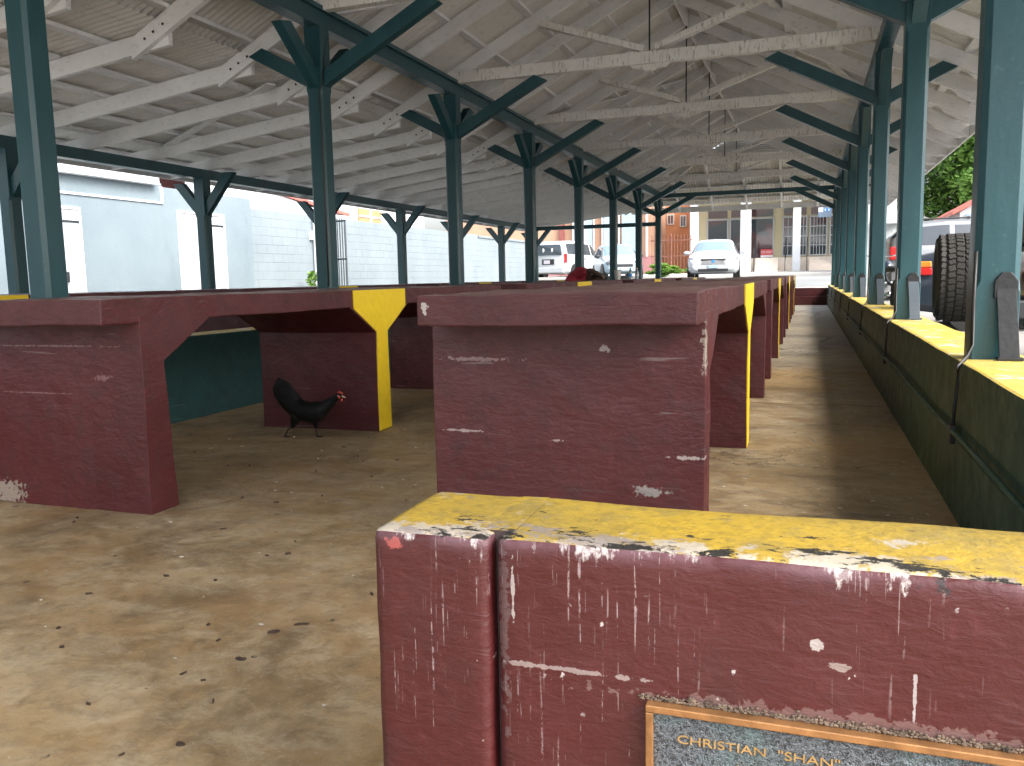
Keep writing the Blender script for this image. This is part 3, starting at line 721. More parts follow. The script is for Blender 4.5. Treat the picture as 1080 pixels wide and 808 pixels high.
# fascias
part(MB().box(EX + .004, EX + .03, -1.3, YE, zg(EX) + .015, zg(EX) + .165), 'fascia', 'timber', bevel=.003)
part(MB().box(-8.65, -8.625, -1.3, 26.2, zl(-8.63) - .005, zl(-8.63) + .15), 'fascia', 'timber', bevel=.003)
part(MB().box(PA - 1.0, PB + 1.28, YE + .004, YE + .03, zh(YE) - .01, zh(YE) + .15), 'fascia', 'timber', bevel=.003)
# diagonal wind boards on top of the rafters
def wind(x0, y0, x1, y1, zf): 
    n = 6; 
    o = part(MB().beam((x0, y0, zf(x0) - .012 + UP), (x1, y1, zf(x1) - .012 + UP), .10, .02), 'wind_board', 'timber'); return o
wind(RX + .2, 8.0, PB + .3, 14.5, zg); wind(RX + .2, 15.5, PB + .3, 22, zg)
wind(RX - .2, 10.5, PA - .2, 7.2, zg); wind(RX - .2, 16.5, PA - .2, 13.2, zg)
wind(KX - .1, 7.7, -7.9, 9.0, lambda x: zl(x) - .02); wind(KX - .1, 14.7, -7.9, 16.0, lambda x: zl(x) - .02)
# hanging hook
part(MB().tube([(-.25, 9.88, H + 2.26), (-.25, 9.88, H + 2.19), (-.235, 9.88, H + 2.165), (-.215, 9.88, H + 2.17), (-.21, 9.88, H + 2.19)], .006, 6), 'hook', 'iron')

# ------------------------------------------------------------------ far end: end wall and steps
root = empty('end_steps', (-.2, 26.4, 0), 0, 'two wide maroon painted steps closing the far end of the aisle', 'steps')
inv = Matrix.Translation((.2, -26.4, 0))
for i, (y0, z) in enumerate(((26.30, .255), (26.52, .50))):
    o = MB().box(-1.19, .555, y0, 26.72, 0 if i == 0 else .257, z).build('step', 'maroon', root, rough=(.2, .003, .01)); o.matrix_parent_inverse = inv
w = MB().box(-7.86, -1.2, 26.35, 26.6, 0, .53).build('end_wall', ['maroon', 'yellow'], rough=(.3, .003, .01), matfn=topmat)
tag(w, 'low maroon wall closing the far end of the market behind the tables', 'wall')

# ------------------------------------------------------------------ buildings on the left
XW = -12.0
def B_(name, label, cat='building'): return empty(name, (0, 0, 0), 0, label, cat)
bd = B_('rendered_building', 'pale blue-grey rendered building with two white plank doors')
MB().box(XW - 7, XW, -8, 13.62, G(0) - .3, H + 2.0).build('wall', 'render', bd)
MB().box(XW - 7, XW - .004, 13.622, 16.42, G(0) - .3, H + 1.93).build('wall', 'render', bd)
MB().box(XW - 7.1, XW + .16, -8, 13.40, H + 1.94, H + 2.14).build('fascia', 'white', bd, bevel=.01)
MB().box(XW, XW + .03, -8, 13.62, H + 1.60, H + 1.64).build('moulding', 'white', bd, bevel=.006)
MB().box(XW + .001, XW + .035, 13.56, 13.62, H + 1.645, H + 1.93).build('moulding', 'white', bd, bevel=.006)
def plank_door(parent, y0, y1, z1, pad, mat='door_white'):
    z0 = G(y0) + .02
    d = MB(); n = max(3, int((y1 - y0) / .14))
    for i in range(n):
        a = y0 + (y1 - y0) * i / n; d.box(XW - .02, XW + .022, a + .003, y0 + (y1 - y0) * (i + 1) / n - .003, z0, z1)
    do = d.build('plank_door', mat, parent, bevel=.003)
    fr = MB().box(XW - .01, XW + .04, y0 - .05, y0 - .003, z0, z1 + .05).box(XW - .01, XW + .04, y1 + .003, y1 + .05, z0, z1 + .05).box(XW - .01, XW + .041, y0 - .003, y1 + .003, z1 + .004, z1 + .05)
    fr.build('door_frame', 'greyclad', parent)
    for z in (z1 - .22, z0 + .30): MB().box(XW + .023, XW + .034, y1 - .55, y1 + .03, z, z + .035).build('hinge', 'iron', do)
    if pad: MB().box(XW + .023, XW + .05, y0 + .5, y0 + .62, z0 + 1.05, z0 + 1.13).box(XW + .05, XW + .07, y0 + .55, y0 + .60, z0 + .95, z0 + 1.06).build('padlock', 'iron', do)
plank_door(bd, 10.60, 11.52, H + 1.34, True); plank_door(bd, 14.05, 15.38, H + 1.46, False)
bw = B_('block_house', 'white painted blockwork house with a red roof, beyond the rendered building')
MB().box(XW - 6, XW - .03, 16.43, 20.6, G(0) - .3, H + 1.72).build('wall', 'block', bw)
# gable with verge
MB().prism([(14.9, H + 1.66), (20.6, H + 1.66), (20.6, H + 1.74), (17.2, H + 2.20), (14.9, H + 2.34)], 0, XW - .5, XW - .08).build('gable', 'white', bw)
MB().add([(XW - .02, 15.2, H + 2.36), (XW - .02, 20.9, H + 1.82), (XW - 6, 20.9, H + 2.6), (XW - 6, 15.2, H + 3.1), (XW - .02, 15.2, H + 2.44), (XW - .02, 20.9, H + 1.90), (XW - 6, 20.9, H + 2.68), (XW - 6, 15.2, H + 3.18)],
         [(0, 1, 2, 3), (7, 6, 5, 4), (0, 4, 5, 1), (1, 5, 6, 2), (2, 6, 7, 3), (3, 7, 4, 0)]).build('roof', 'red_roof', bw)
MB().tube([(XW + .04, 18.95, G(19)), (XW + .04, 18.95, H + 1.74)], .03, 8).build('drainpipe', 'white', bw)
MB().box(XW - .03, XW + .05, 18.8, 18.95, H + 1.1, H + 1.32).build('meter_box', 'tub', bw, bevel=.01)
wl2 = MB().box(XW - .22, XW - .02, 20.65, 30.5, G(0) - .3, H + 1.72).box(XW - .22, XW - .02, 30.5, 37.5, G(0) - .3, H + 1.62).box(XW - .26, XW + .02, 30.5, 37.5, H + 1.622, H + 1.70)
tag(wl2.build('block_wall', 'block'), 'tall whitewashed block wall running back towards the street on the left', 'wall')
gt = B_('iron_gate', 'narrow dark iron gate standing open against the whitewashed wall', 'gate')
gf = MB(); y0, y1, z0, z1 = 20.2, 20.95, G(20) + .03, H + 1.72
for q in range(5): gf.tube([(XW + .05 + .09 * q, 19.95 - .03 * q, z0 + .1), (XW + .05 + .09 * q, 19.95 - .03 * q, z1)], .012, 6)
gf.build('bar', 'iron', gt)
MB().beam((XW + .03, 19.96, z0 + .12), (XW + .45, 19.82, z0 + .12), .03, .04).beam((XW + .03, 19.96, z1 - .1), (XW + .45, 19.82, z1 - .1), .03, .04).beam((XW + .03, 19.96, z0 + 1.25), (XW + .45, 19.82, z0 + 1.25), .03, .04).build('rail', 'iron', gt)
MB().box(XW + .005, XW + .05, 19.60, 19.93, z0 - .03, z1 - .05).build('post', 'iron', gt)
sb = B_('small_house', 'small white house with an orange shuttered window seen above the whitewashed wall')
MB().box(-19, -14.5, 23.5, 31, 0, H + 2.9).build('wall', 'white', sb)
MB().box(-14.5, -14.44, 25.7, 27.3, H + 2.0, H + 2.5).build('shutter', 'orange', sb)
MB().box(-14.44, -14.41, 26.45, 26.55, H + 2.0, H + 2.5).box(-14.44, -14.412, 25.7, 27.3, H + 2.22, H + 2.27).build('glazing_bar', 'white', sb)

# ------------------------------------------------------------------ foliage
def leaves(mb, c, r, n, size, clumps=0, seed=1, flat=1.):
    rd = random.Random(seed); c = Vector(c)
    cl = []
    for i in range(clumps or 1):
        d = Vector((rd.gauss(0, 1), rd.gauss(0, 1), rd.gauss(0, 1))).normalized() * (rd.random() ** .4) * .78
        cl.append((c + Vector((d.x * r[0], d.y * r[1], d.z * r[2])), rd.uniform(.20, .36)))
    for i in range(n):
        q, rr = cl[i % len(cl)] if clumps else (c, 1.)
        d = Vector((rd.gauss(0, 1), rd.gauss(0, 1), rd.gauss(0, 1))).normalized() * (rd.random() ** .35)
        p = q + Vector((d.x * r[0] * rr, d.y * r[1] * rr, d.z * r[2] * rr * .8))
        a = Vector((rd.gauss(0, 1), rd.gauss(0, 1), rd.gauss(0, .6))).normalized(); b = a.cross(Vector((rd.gauss(0, .5), rd.gauss(0, .5), 1))).normalized()
        s = size * rd.uniform(.6, 1.3)
        mb.add([p - a * s, p + b * s * .45, p + a * s, p - b * s * .45], [(0, 1, 2, 3)])
    return cl
def tree(name, base, crown, r, n, size, mat, label, clumps=60, seed=3):
    root = empty(name, base, 0, label, 'tree'); b = Vector(base)
    mb = MB(); cl = leaves(mb, Vector(crown) - b, r, n, size, clumps, seed); mb.build('crown', mat, root)
    t = MB(); cc = Vector(crown) - b
    t.tube([(0, 0, -.2), (0.1, 0, cc.z * .35), cc * .8], [.35, .25, .12], 10)
    for q, rr in cl[:14]: t.tube([cc * .5, (cc * .5 + q) / 2 + Vector((0, 0, .3)), q], [.12, .07, .02], 6)
    t.build('trunk', 'bark', root, smooth=True)
    return root
tree('broadleaf_tree', (11, 46, G(46)), (9.4, 44, 5.6), (6.8, 5.2, 5.4), 62000, .17, 'leaf', 'large dense green tree rising behind the silver SUV on the right', 110, 5)
tree('broadleaf_tree', (21, 52, G(46)), (20, 50, 5.4), (6.0, 5.0, 4.8), 16000, .24, 'leaf', 'green tree at the far right edge, partly behind the nearest posts', 60, 9)
p = at(177, 189, X=-18)
tree('yellow_leaved_tree', (-18.5, p.y + .2, 0), (-18.5, p.y, p.z - .55), (1.3, 1.1, .8), 2600, .10, 'leaf_yellow', 'yellow-green tree top above the pale blue building', 16, 4)
bs = MB(); c0 = at(708, 288, Y=34.5); leaves(bs, (c0.x - .2, 34.5, G(34.5) + .32), (1.05, .7, .42), 5200, .055, 14, 6); leaves(bs, (c0.x + 1.0, 34.8, G(34.5) + .28), (.7, .6, .4), 2600, .055, 10, 8)
tag(bs.build('bush', 'leaf_bright'), 'bright green leafy bush in front of the rusty iron fence', 'bush')
p = at(331, 300, X=-11.6)
root = empty('young_plant', (p.x, p.y, G(p.y)), 0, 'small bright green plant growing at the foot of the block wall on the left', 'plant')
mb = MB(); leaves(mb, (0, 0, p.z - G(p.y) + .15), (.17, .17, .25), 110, .075, 0, 12); mb.build('leaves', 'leaf_bright', root)
MB().tube([(0, 0, 0), (.02, 0, .4), (0, .02, p.z - G(p.y) + .2)], .012, 6, .005).build('stem', 'bark', root)

# ------------------------------------------------------------------ street facades
# peach building (left), orange building, fence, bank
FY = 45.0
pb = B_('peach_building', 'peach rendered building with blue-grey shutters and maroon plinth behind the parked vans')
gz = G(FY)
MB().box(-19, -7.5, 43.5, 52, gz - .4, gz + 6.5).build('wall', 'peach', pb)
MB().box(-19, -7.49, 43.42, 43.499, gz - .2, gz + 1.05).build('plinth', 'darkbase', pb)
def fac(parent, name, mat, x0, x1, z0, z1, Y, t=.06, px=True, **kw):
    if px: x0 = at(x0, 260, Y=Y).x; x1 = at(x1, 260, Y=Y).x
    return MB().box(x0, x1, Y - t, Y - .002, z0, z1).build(name, mat, parent, **kw)
for a, b, mt_ in ((590, 596, 'door_maroon'), (606, 615, 'door_blue'), (618, 625, 'door_blue'), (637, 651, 'door_blue'), (656, 672, 'door_blue')):
    fac(pb, 'door', mt_, a, b, gz + .1, gz + 3.6, 43.41, .05)
for a in (604, 616.3, 626, 635, 652.5, 673.2): fac(pb, 'door_frame', 'white', a, a + 1.3, gz + .1, gz + 3.7, 43.405, .08)
fac(pb, 'drainpipe', 'white', 681.5, 683.5, gz + 1.0, gz + 6, 43.41, .10)
ob = B_('orange_building', 'orange rendered building with two small windows behind the rusty iron fence')
MB().box(-9.2, -5.3, 47.5, 56, gz - .4, gz + 7).build('wall', 'orange', ob)
for a, b in ((703.5, 711), (717, 724)):
    x0 = at(a, 232, Y=47.45).x; x1 = at(b, 232, Y=47.45).x; zt = at(708, 226, Y=47.45).z; zb = at(708, 237, Y=47.45).z
    if a > 710: zt -= .08; zb -= .15
    w_ = MB().box(x0, x1, 47.44, 47.498, zb, zt).build('window', 'greyclad', ob); MB().box(x0 + .06, (x0 + x1) / 2 - .02, 47.42, 47.438, zb + .06, zt - .06).box((x0 + x1) / 2 + .02, x1 - .06, 47.42, 47.438, zb + .06, zt - .06).build('pane', 'shopglass', w_)
fe = B_('iron_fence', 'rusty brown spiked iron fence beside the white sedan, in front of the orange building', 'fence')
fx0, fx1, fY = at(686, 260, Y=40.5).x, at(730, 260, Y=40.5).x, 40.5
zt = at(710, 246.5, Y=fY).z; gz2 = G(fY)
b = MB()
n = 13
for i in range(n):
    x = fx0 + (fx1 - fx0) * (i + .5) / n; tall = i == 6
    b.tube([(x, fY, gz2 + .1), (x, fY, zt - .1), (x, fY, zt + (.05 if tall else 0))], [.017 if not tall else .04, .017 if not tall else .04, .003], 6)
b.build('spiked_bar', 'rust', fe); MB().box(fx0, fx1, fY - .02, fY + .02, zt - .34, zt - .28).box(fx0, fx1, fY - .02, fY + .02, gz2 + .2, gz2 + .26).box(fx0, fx1, fY - .02, fY + .02, gz2 + .95, gz2 + 1.0).build('rail', 'rust', fe)
bk = B_('shop_building', 'white and cream shop building with columns and barred doors across the street')
LZ = at(820, 272, Y=44).z                          # porch level
MB().box(-5.6, 2.7, FY, 56, gz - .4, gz + 4.9).build('wall', 'cream', bk)
MB().box(-5.7, 2.8, 42.2, FY, gz + 3.75, gz + 5.0).build('porch_roof', 'white', bk)
MB().box(-5.6, 2.7, 43.4, FY - .002, gz - .2, LZ).build('porch_floor', 'steprise', bk)
for x0p, x1p in ((797, 821), (853, 878)):
    xa, xb = at(x0p, 272, Y=43.2).x, at(x1p + (0 if x1p < 850 else 8), 272, Y=43.2).x
    hgt = (LZ - G(42)) / 5
    for i in range(5): MB().box(xa, xb, 42.3 + .22 * i, 43.398, G(42) - .05, G(42) + hgt * (i + .98)).build('step', 'steprise', bk, bevel=.01) if i == 4 else MB().box(xa, xb, 42.3 + .22 * i, 42.52 + .22 * i - .002, G(42) - .05, G(42) + hgt * (i + .98)).build('step', 'steprise', bk, bevel=.01)
for a, b in ((728, 736.2), (781, 791.8), (836, 844.2), (890, 899)):
    xa, xb = at(a, 260, Y=42.6).x, at(b, 260, Y=42.6).x
    MB().box(xa, xb, 42.45, 42.45 + xb - xa, G(42), gz + 3.76).build('column', 'white', bk, bevel=.01)
def win(a, b, zt, zb, bars=False, mat='shopglass', fr=.06):
    xa, xb = at(a, 250, Y=FY).x, at(b, 250, Y=FY).x
    w_ = MB().box(xa, xb, FY - .05, FY - .03, zb, zt).build('window', mat, bk)
    MB().box(xa - fr, xa, FY - .10, FY - .001, zb, zt).box(xb, xb + fr, FY - .10, FY - .001, zb, zt).box(xa - fr, xb + fr, FY - .101, FY - .001, zt, zt + fr).box(xa - fr, xb + fr, FY - .101, FY - .001, zb - fr, zb).build('frame', 'door_white', w_)
    if bars:
        m_ = MB(); nb = max(2, int((xb - xa) / .14))
        for i in range(1, nb): x = xa + (xb - xa) * i / nb; m_.box(x - .016, x + .016, FY - .09, FY - .06, zb, zt)
        for q in (.25, .5, .75): m_.box(xa, xb, FY - .095, FY - .055, zb + (zt - zb) * q - .02, zb + (zt - zb) * q + .02)
        m_.build('bar', 'door_white', w_)
zT = at(850, 229, Y=FY).z; zTr = at(850, 220, Y=FY).z
for a, b, bars in ((747, 767, 0), (771, 780.5, 0), (792.5, 815, 0), (826.5, 835.5, 1), (844.5, 850, 1), (855, 871, 1), (876, 889, 1)):
    win(a, b, zT, LZ + (.02 if b < 835 and a > 790 else .15) + (.0), bars)
    xa, xb = at(a, 250, Y=FY).x, at(b, 250, Y=FY).x
    w_ = MB().box(xa, xb, FY - .05, FY - .03, zT + .12, zT + .62).build('transom', 'shopglass', bk)
# handrails
for a in (795, 828, 851):
    x = at(a, 270, Y=42.3).x
    MB().tube([(x, 42.25, G(42)), (x, 42.25, G(42) + 1.0), (x, 43.5, LZ + .95), (x, 43.5, LZ)], .022, 6).tube([(x, 42.25, G(42) + .55), (x, 43.5, LZ + .5)], .018, 6).build('handrail', 'iron', bk)
xa, xb = at(802.3, 265, Y=FY - .12).x, at(815, 265, Y=FY - .12).x; zb, zt2 = at(808, 271.5, Y=FY).z, at(808, 263, Y=FY).z
sg = empty('window_sign', (xa, FY - .13, zb), 0, 'small red and white sign propped inside the dark shop window', 'sign')
MB().box(0, xb - xa, -.01, .01, (zt2 - zb) * .28, zt2 - zb).build('red_panel', 'signred', sg); MB().box(0, xb - xa, -.01, .01, 0, (zt2 - zb) * .275).build('white_panel', 'signwhite', sg)
text_mesh('lettering', 'FOR RENT', .17, 'signwhite', sg, Matrix.Translation(((xb - xa) / 2, -.012, (zt2 - zb) * .50)) @ Matrix.Rotation(R(90), 4, 'X') @ Matrix.Scale(.72, 4, (1, 0, 0)), .002, 'CENTER')
xa, xb = at(863, 225, Y=42.3).x, at(877, 225, Y=42.3).x; zt2, zb = at(870, 218.5, Y=42.3).z, at(870, 229, Y=42.3).z
sg = empty('hanging_sign', (xa, 42.3, zb), 0, 'small blue sign with white emblem hanging under the shop porch', 'sign')
w_, h_ = xb - xa, zt2 - zb
MB().box(0, w_, -.02, .02, 0, h_).build('board', 'signgrey', sg); MB().box(.01, w_ * .36, -.03, -.021, h_ * .52, h_ * .95).build('emblem', 'signwhite', sg)
for q in (.52, .80):
    MB().lathe([(w_ * .13, -.031), (w_ * .13, -.021)], (w_ * q, 0, h_ * .73), 1, 16).build('emblem', 'signblue', sg); MB().box(w_ * q - .02, w_ * q + .02, -.036, -.032, h_ * .62, h_ * .84).build('emblem', 'signwhite', sg)
MB().tube([(w_ * .2, 0, h_), (w_ * .2, 0, h_ + .35)], .012, 6).tube([(w_ * .8, 0, h_), (w_ * .8, 0, h_ + .35)], .012, 6).build('hanger', 'iron', sg)

# right-hand background buildings
gbd = B_('grey_house', 'grey clapboard house with overhanging eave between the right-hand posts')
a = at(905, 240, Y=36).x; b = at(948, 240, Y=36).x
MB().box(a, b - .1, 36, 41, G(36), at(930, 186, Y=36).z).build('wall', 'greyclad', gbd)
zz = at(930, 186, Y=36).z
MB().prism([(a - .3, zz), (b + .35, zz), (b + .35, zz + .12), ((a + b) / 2, zz + 1.0), (a - .3, zz + .12)], 1, 35.5, 41.5).build('roof', 'cream', gbd)
bal = MB(); xl, xr = at(925, 235, Y=35.6).x, at(946, 235, Y=35.6).x; zb = at(935, 233, Y=35.6).z; zt2 = at(935, 222, Y=35.6).z
for i in range(12): x = xl + (xr - xl) * i / 11; bal.box(x - .02, x + .02, 35.58, 35.62, zb, zt2)
bal.box(xl, xr, 35.57, 35.63, zt2 - .04, zt2).box(xl - .2, xr + .2, 35.5, 35.998, zb - .1, zb); bal.build('balcony', 'greyclad', gbd)
cb = B_('red_roofed_cabin', 'small white building with a sloping red roof below the big tree')
a, b = at(1012, 235, Y=32).x, at(1060, 235, Y=32).x; z1 = at(1012, 223, Y=32).z; z2 = at(1040, 212, Y=32).z
MB().prism([(a, G(32)), (b, G(32)), (b, z2 + .5), (a, z1 - .02)], 1, 32, 36).build('wall', 'white', cb)
MB().prism([(a - .25, z1 - .12), (b + .2, z2 + .55), (b + .2, z2 + .67), (a - .25, z1)], 1, 31.7, 36.3).build('roof', 'red_roof', cb)
xa, xb = at(1018, 230, Y=32).x, at(1024, 230, Y=32).x
w_ = MB().box(xa, xb, 31.95, 31.998, at(1020, 242, Y=32).z, at(1020, 226, Y=32).z).build('window', 'door_blue', cb); MB().box(xa + .04, xb - .04, 31.93, 31.948, at(1020, 240, Y=32).z, at(1020, 228, Y=32).z).build('pane', 'shopglass', w_)

# ------------------------------------------------------------------ vehicles
def interp(tab, x, k):
    for p, q in zip(tab, tab[1:]):
        if x <= q[0]:
            t = (x - p[0]) / (q[0] - p[0]) if q[0] > p[0] else 0
            t = max(0, min(1, t)); return p[k] + (q[k] - p[k]) * t
    return tab[-1][k]
def car(name, label, loc, rz, paint_, tab, wheels, wr_, W, glassx, screen, rear, details, group=None, sm='glass', screenmat='screen', ring_w=.80):
    """tab rows: x, z_bottom, z_belt, z_top, halfwidth, roof halfwidth. +x is the front."""
    root = empty(name, loc, rz, label, 'car', group)
    def ring(x):
        zb, zm, zt, w, rw = [interp(tab, x, k) for k in range(1, 6)]
        up = zt - zm
        return [(0, zb), (w * .86, zb), (w * .98, zb + .10), (w, (zb + zm) / 2), (w * .985, zm - .05), (w * .955, zm), (rw + .012, zt - min(.07, up * .5)), (rw * .86, zt - .008), (rw * .45, zt + .012), (0, zt + .02)]
    def P(x, s, side=1, off=0):
        r = ring(x); i = min(int(s), len(r) - 2); t = s - i
        y = r[i][0] + (r[i + 1][0] - r[i][0]) * t; z = r[i][1] + (r[i + 1][1] - r[i][1]) * t
        dy, dz = r[i + 1][0] - r[i][0], r[i + 1][1] - r[i][1]; L = math.hypot(dy, dz) or 1
        return Vector((x, side * (y + off * dz / L), z - off * dy / L))
    xs = sorted(set([r[0] for r in tab] + [tab[0][0] + (tab[-1][0] - tab[0][0]) * i / 40 for i in range(41)]))
    mb = MB(); n = 10; vs = []; fs = []
    for x in xs:
        r = ring(x); vs += [(x, y, z) for y, z in r] + [(x, -y, z) for y, z in r[::-1][1:-1]]
    m2 = 18
    for i in range(len(xs) - 1):
        for j in range(m2): fs.append((i * m2 + j, i * m2 + (j + 1) % m2, (i + 1) * m2 + (j + 1) % m2, (i + 1) * m2 + j))
    fs += [tuple(range(m2)), tuple(range((len(xs) - 1) * m2, len(xs) * m2))]
    body = mb.add(vs, fs).build('body', paint_, root, smooth=True)
    es = body.modifiers.new('es', 'EDGE_SPLIT'); es.split_angle = R(38)
    for xa0, xa1, xb0, xb1 in glassx:          # side windows: bottom-left x, bottom-right x, top-left x, top-right x
        for sd in (1, -1):
            g_ = MB(); N = 6; vs = []; fs = []
            for i in range(N + 1):
                for s_, lo, hi in ((5.12, xa0, xa1), (5.9, xb0, xb1)):
                    x = lo + (hi - lo) * i / N; vs.append(P(x, s_, sd, .006))
            for i in range(N): fs.append((2 * i, 2 * i + 1, 2 * i + 3, 2 * i + 2))
            g_.add(vs, fs).build('side_window', sm, root, smooth=True)
    def across(nm, x0, x1, mt2):
        g_ = MB(); vs = []; fs = []; N = 8; K = 5
        for i in range(N + 1):
            x = x0 + (x1 - x0) * i / N; cols = [P(x, s_, sd, .007) for sd, lst in ((1, (6.12, 7, 8)), (-1, (9, 8, 7, 6.12))) for s_ in lst]
            vs += cols
        m3 = 7
        for i in range(N):
            for j in range(m3 - 1): fs.append((i * m3 + j, i * m3 + j + 1, (i + 1) * m3 + j + 1, (i + 1) * m3 + j))
        g_.add(vs, fs).build(nm, mt2, root, smooth=True)
    if screen: across('windscreen', screen[0], screen[1], screenmat)
    if rear: across('rear_window', rear[0], rear[1], sm)
    for wx in wheels:
        for sd in (1, -1):
            wo = empty('wheel', (wx, sd * (W - .12), wr_)); wo.parent = root
            MB().lathe([(wr_ * .62, -.10), (wr_ * .93, -.105), (wr_, -.07), (wr_, .07), (wr_ * .93, .105), (wr_ * .62, .10)], (0, 0, 0), 1, 26).build('tyre', 'rubber', wo, smooth=False)
            MB().lathe([(wr_ * .60, -.108), (wr_ * .60, .108)], (0, 0, 0), 1, 20).build('rim', 'rim', wo)
            a_ = MB().lathe([(wr_ * 1.13, -.02), (wr_ * 1.13, .012)], (wx, sd * (W - .01), wr_ + .01), 1, 26).build('wheel_arch', 'blackplastic', root)
    details(root, P)
    return root
def bx(root, name, mat, x0, x1, y0, y1, z0, z1, bevel=.01): return MB().box(x0, x1, y0, y1, z0, z1).build(name, mat, root, bevel=bevel)

# white sedan, facing the market
def sedan_d(root, P):
    for sd in (1, -1):
        l = MB().add([(2.16, sd * .46, .62), (2.03, sd * .80, .66), (1.86, sd * .84, .80), (2.05, sd * .50, .74), (2.12, sd * .46, .62), (1.98, sd * .78, .62), (1.80, sd * .80, .78), (2.0, sd * .48, .72)], [(0, 1, 2, 3), (7, 6, 5, 4), (0, 4, 5, 1), (1, 5, 6, 2), (2, 6, 7, 3), (3, 7, 4, 0)]); 
        l.build('headlight', 'clear_lens', root)
        MB().ell((.72, sd * .97, .98), (.07, .12, .075)).build('door_mirror', 'car_white', root, smooth=True)
        MB().lathe([(.055, 0), (.055, .02)], (2.115, sd * .62, .40), 0, 14).build('fog_lamp', 'clear_lens', root)
    g_ = MB()
    for q in range(5): g_.box(2.13, 2.175, -.40 + .01 * q, .40 - .01 * q, .545 + .038 * q, .560 + .038 * q)
    gr = bx(root, 'grille', 'blackplastic', 2.10, 2.155, -.42, .42, .53, .74); g_.build('grille_bar', 'chrome', gr)
    MB().lathe([(.05, 0), (.05, .012)], (2.17, 0, .65), 0, 16).build('badge', 'signblue', gr)
    bx(root, 'lower_grille', 'blackplastic', 2.12, 2.18, -.5, .5, .30, .40); bx(root, 'number_plate', 'door_blue', 2.18, 2.20, -.16, .16, .42, .52, .004)
sedan_tab = [(-2.2, .38, .80, .93, .72, .60), (-2.1, .28, .86, 1.0, .82, .64), (-1.75, .24, .92, 1.08, .87, .62), (-1.0, .22, .94, 1.42, .88, .58), (-.3, .22, .93, 1.47, .88, .60), (.35, .22, .92, 1.42, .88, .60), (1.05, .22, .90, .985, .88, .70), (1.75, .24, .80, .86, .86, .66), (2.05, .28, .68, .745, .80, .60), (2.17, .36, .60, .66, .70, .52)]
c0 = at(748, 290, Y=29.6)
car('parked_sedan', 'white sedan parked in front of the shop, headlights towards the viewer', (c0.x - .02, 31.7, G(30.6) - .0), R(-90) + R(4), 'car_white', sedan_tab, (-1.32, 1.35), .32, .88, [(-1.35, -.15, -.95, -.2), (-.08, .95, -.1, .40)], (.98, .44), (-1.72, -1.08), sedan_d)
# minivan seen from the rear
def van_d(root, P):
    for sd in (1, -1):
        bx(root, 'tail_light', 'red_lens', -2.30, -2.12, sd * .86 - .05, sd * .86 + .03, .78, 1.18)
        MB().ell((.98, sd * 1.0, 1.12), (.08, .13, .10)).build('door_mirror', 'car_white', root, smooth=True)
        for x in (-.55, .35): bx(root, 'door_handle', 'chrome', x, x + .16, sd * .915 - .02, sd * .915 + .02, .94, .98, .004)
    MB().add([(-2.345, -.72, 1.13), (-2.345, .72, 1.13), (-2.285, .62, 1.60), (-2.285, -.62, 1.60), (-2.20, -.72, 1.13), (-2.20, .72, 1.13), (-2.14, .62, 1.60), (-2.14, -.62, 1.60)], [(0, 1, 2, 3), (7, 6, 5, 4), (0, 4, 5, 1), (1, 5, 6, 2), (2, 6, 7, 3), (3, 7, 4, 0)]).build('rear_window', 'glass', root)
    for y in (-.22, .24): MB().ell((-2.315, y, 1.34), (.02, .05, .10)).build('window_sticker', 'tub', root)
    pl = bx(root, 'number_plate', 'plate', -2.335, -2.31, -.10, .22, .74, .90, .004); bx(root, 'plate_recess', 'blackplastic', -2.318, -2.28, -.32, .32, .70, .95, .01)
    bx(root, 'bumper', 'car_white', -2.38, -2.2, -.82, .82, .34, .58, .03)
van_tab = [(-2.30, .40, 1.05, 1.30, .80, .60), (-2.26, .32, 1.08, 1.60, .86, .66), (-2.1, .28, 1.10, 1.74, .90, .68), (-1.0, .26, 1.08, 1.80, .92, .70), (.4, .26, 1.04, 1.77, .92, .68), (1.35, .26, 1.00, 1.08, .90, .72), (2.0, .28, .86, .93, .86, .66), (2.3, .36, .62, .70, .74, .56)]
c0 = at(588, 292, Y=37.4)
car('parked_minivan', 'white minivan parked with its dark rear window towards the market', (c0.x + .25, 39.2, G(37.5)), R(90) - R(14), 'car_white', van_tab, (-1.45, 1.5), .34, .92, [(-2.0, -.9, -1.95, -.9), (-.8, .2, -.8, .2), (.3, 1.2, .3, .62)], (1.28, .52), None, van_d)
# pale hatchback facing the market
def hat_d(root, P):
    for sd in (1, -1):
        MB().ell((1.80, sd * .60, .70), (.12, .17, .11)).build('headlight', 'clear_lens', root, smooth=True)
        MB().ell((.62, sd * .93, 1.0), (.07, .11, .08)).build('door_mirror', 'blackplastic', root, smooth=True)
    bx(root, 'grille', 'blackplastic', 1.86, 1.93, -.35, .35, .52, .64); bx(root, 'number_plate', 'plate', 1.93, 1.95, -.16, .16, .38, .49, .004)
hat_tab = [(-1.9, .36, .95, 1.15, .74, .58), (-1.8, .28, 1.0, 1.42, .82, .60), (-1.0, .24, .98, 1.54, .85, .62), (.15, .24, .95, 1.50, .85, .62), (.98, .24, .92, 1.0, .84, .68), (1.6, .26, .78, .86, .80, .62), (1.92, .34, .58, .64, .66, .5)]
c0 = at(648, 292, Y=35.2)
car('parked_hatchback', 'pale blue hatchback parked facing the market beside the white minivan', (c0.x - .2, 36.6, G(36)), R(-90) + R(22), 'car_ice', hat_tab, (-1.2, 1.22), .31, .85, [(-1.5, -.4, -1.4, -.4), (-.3, .85, -.3, .22)], (.92, .2), (-1.82, -1.76), hat_d)
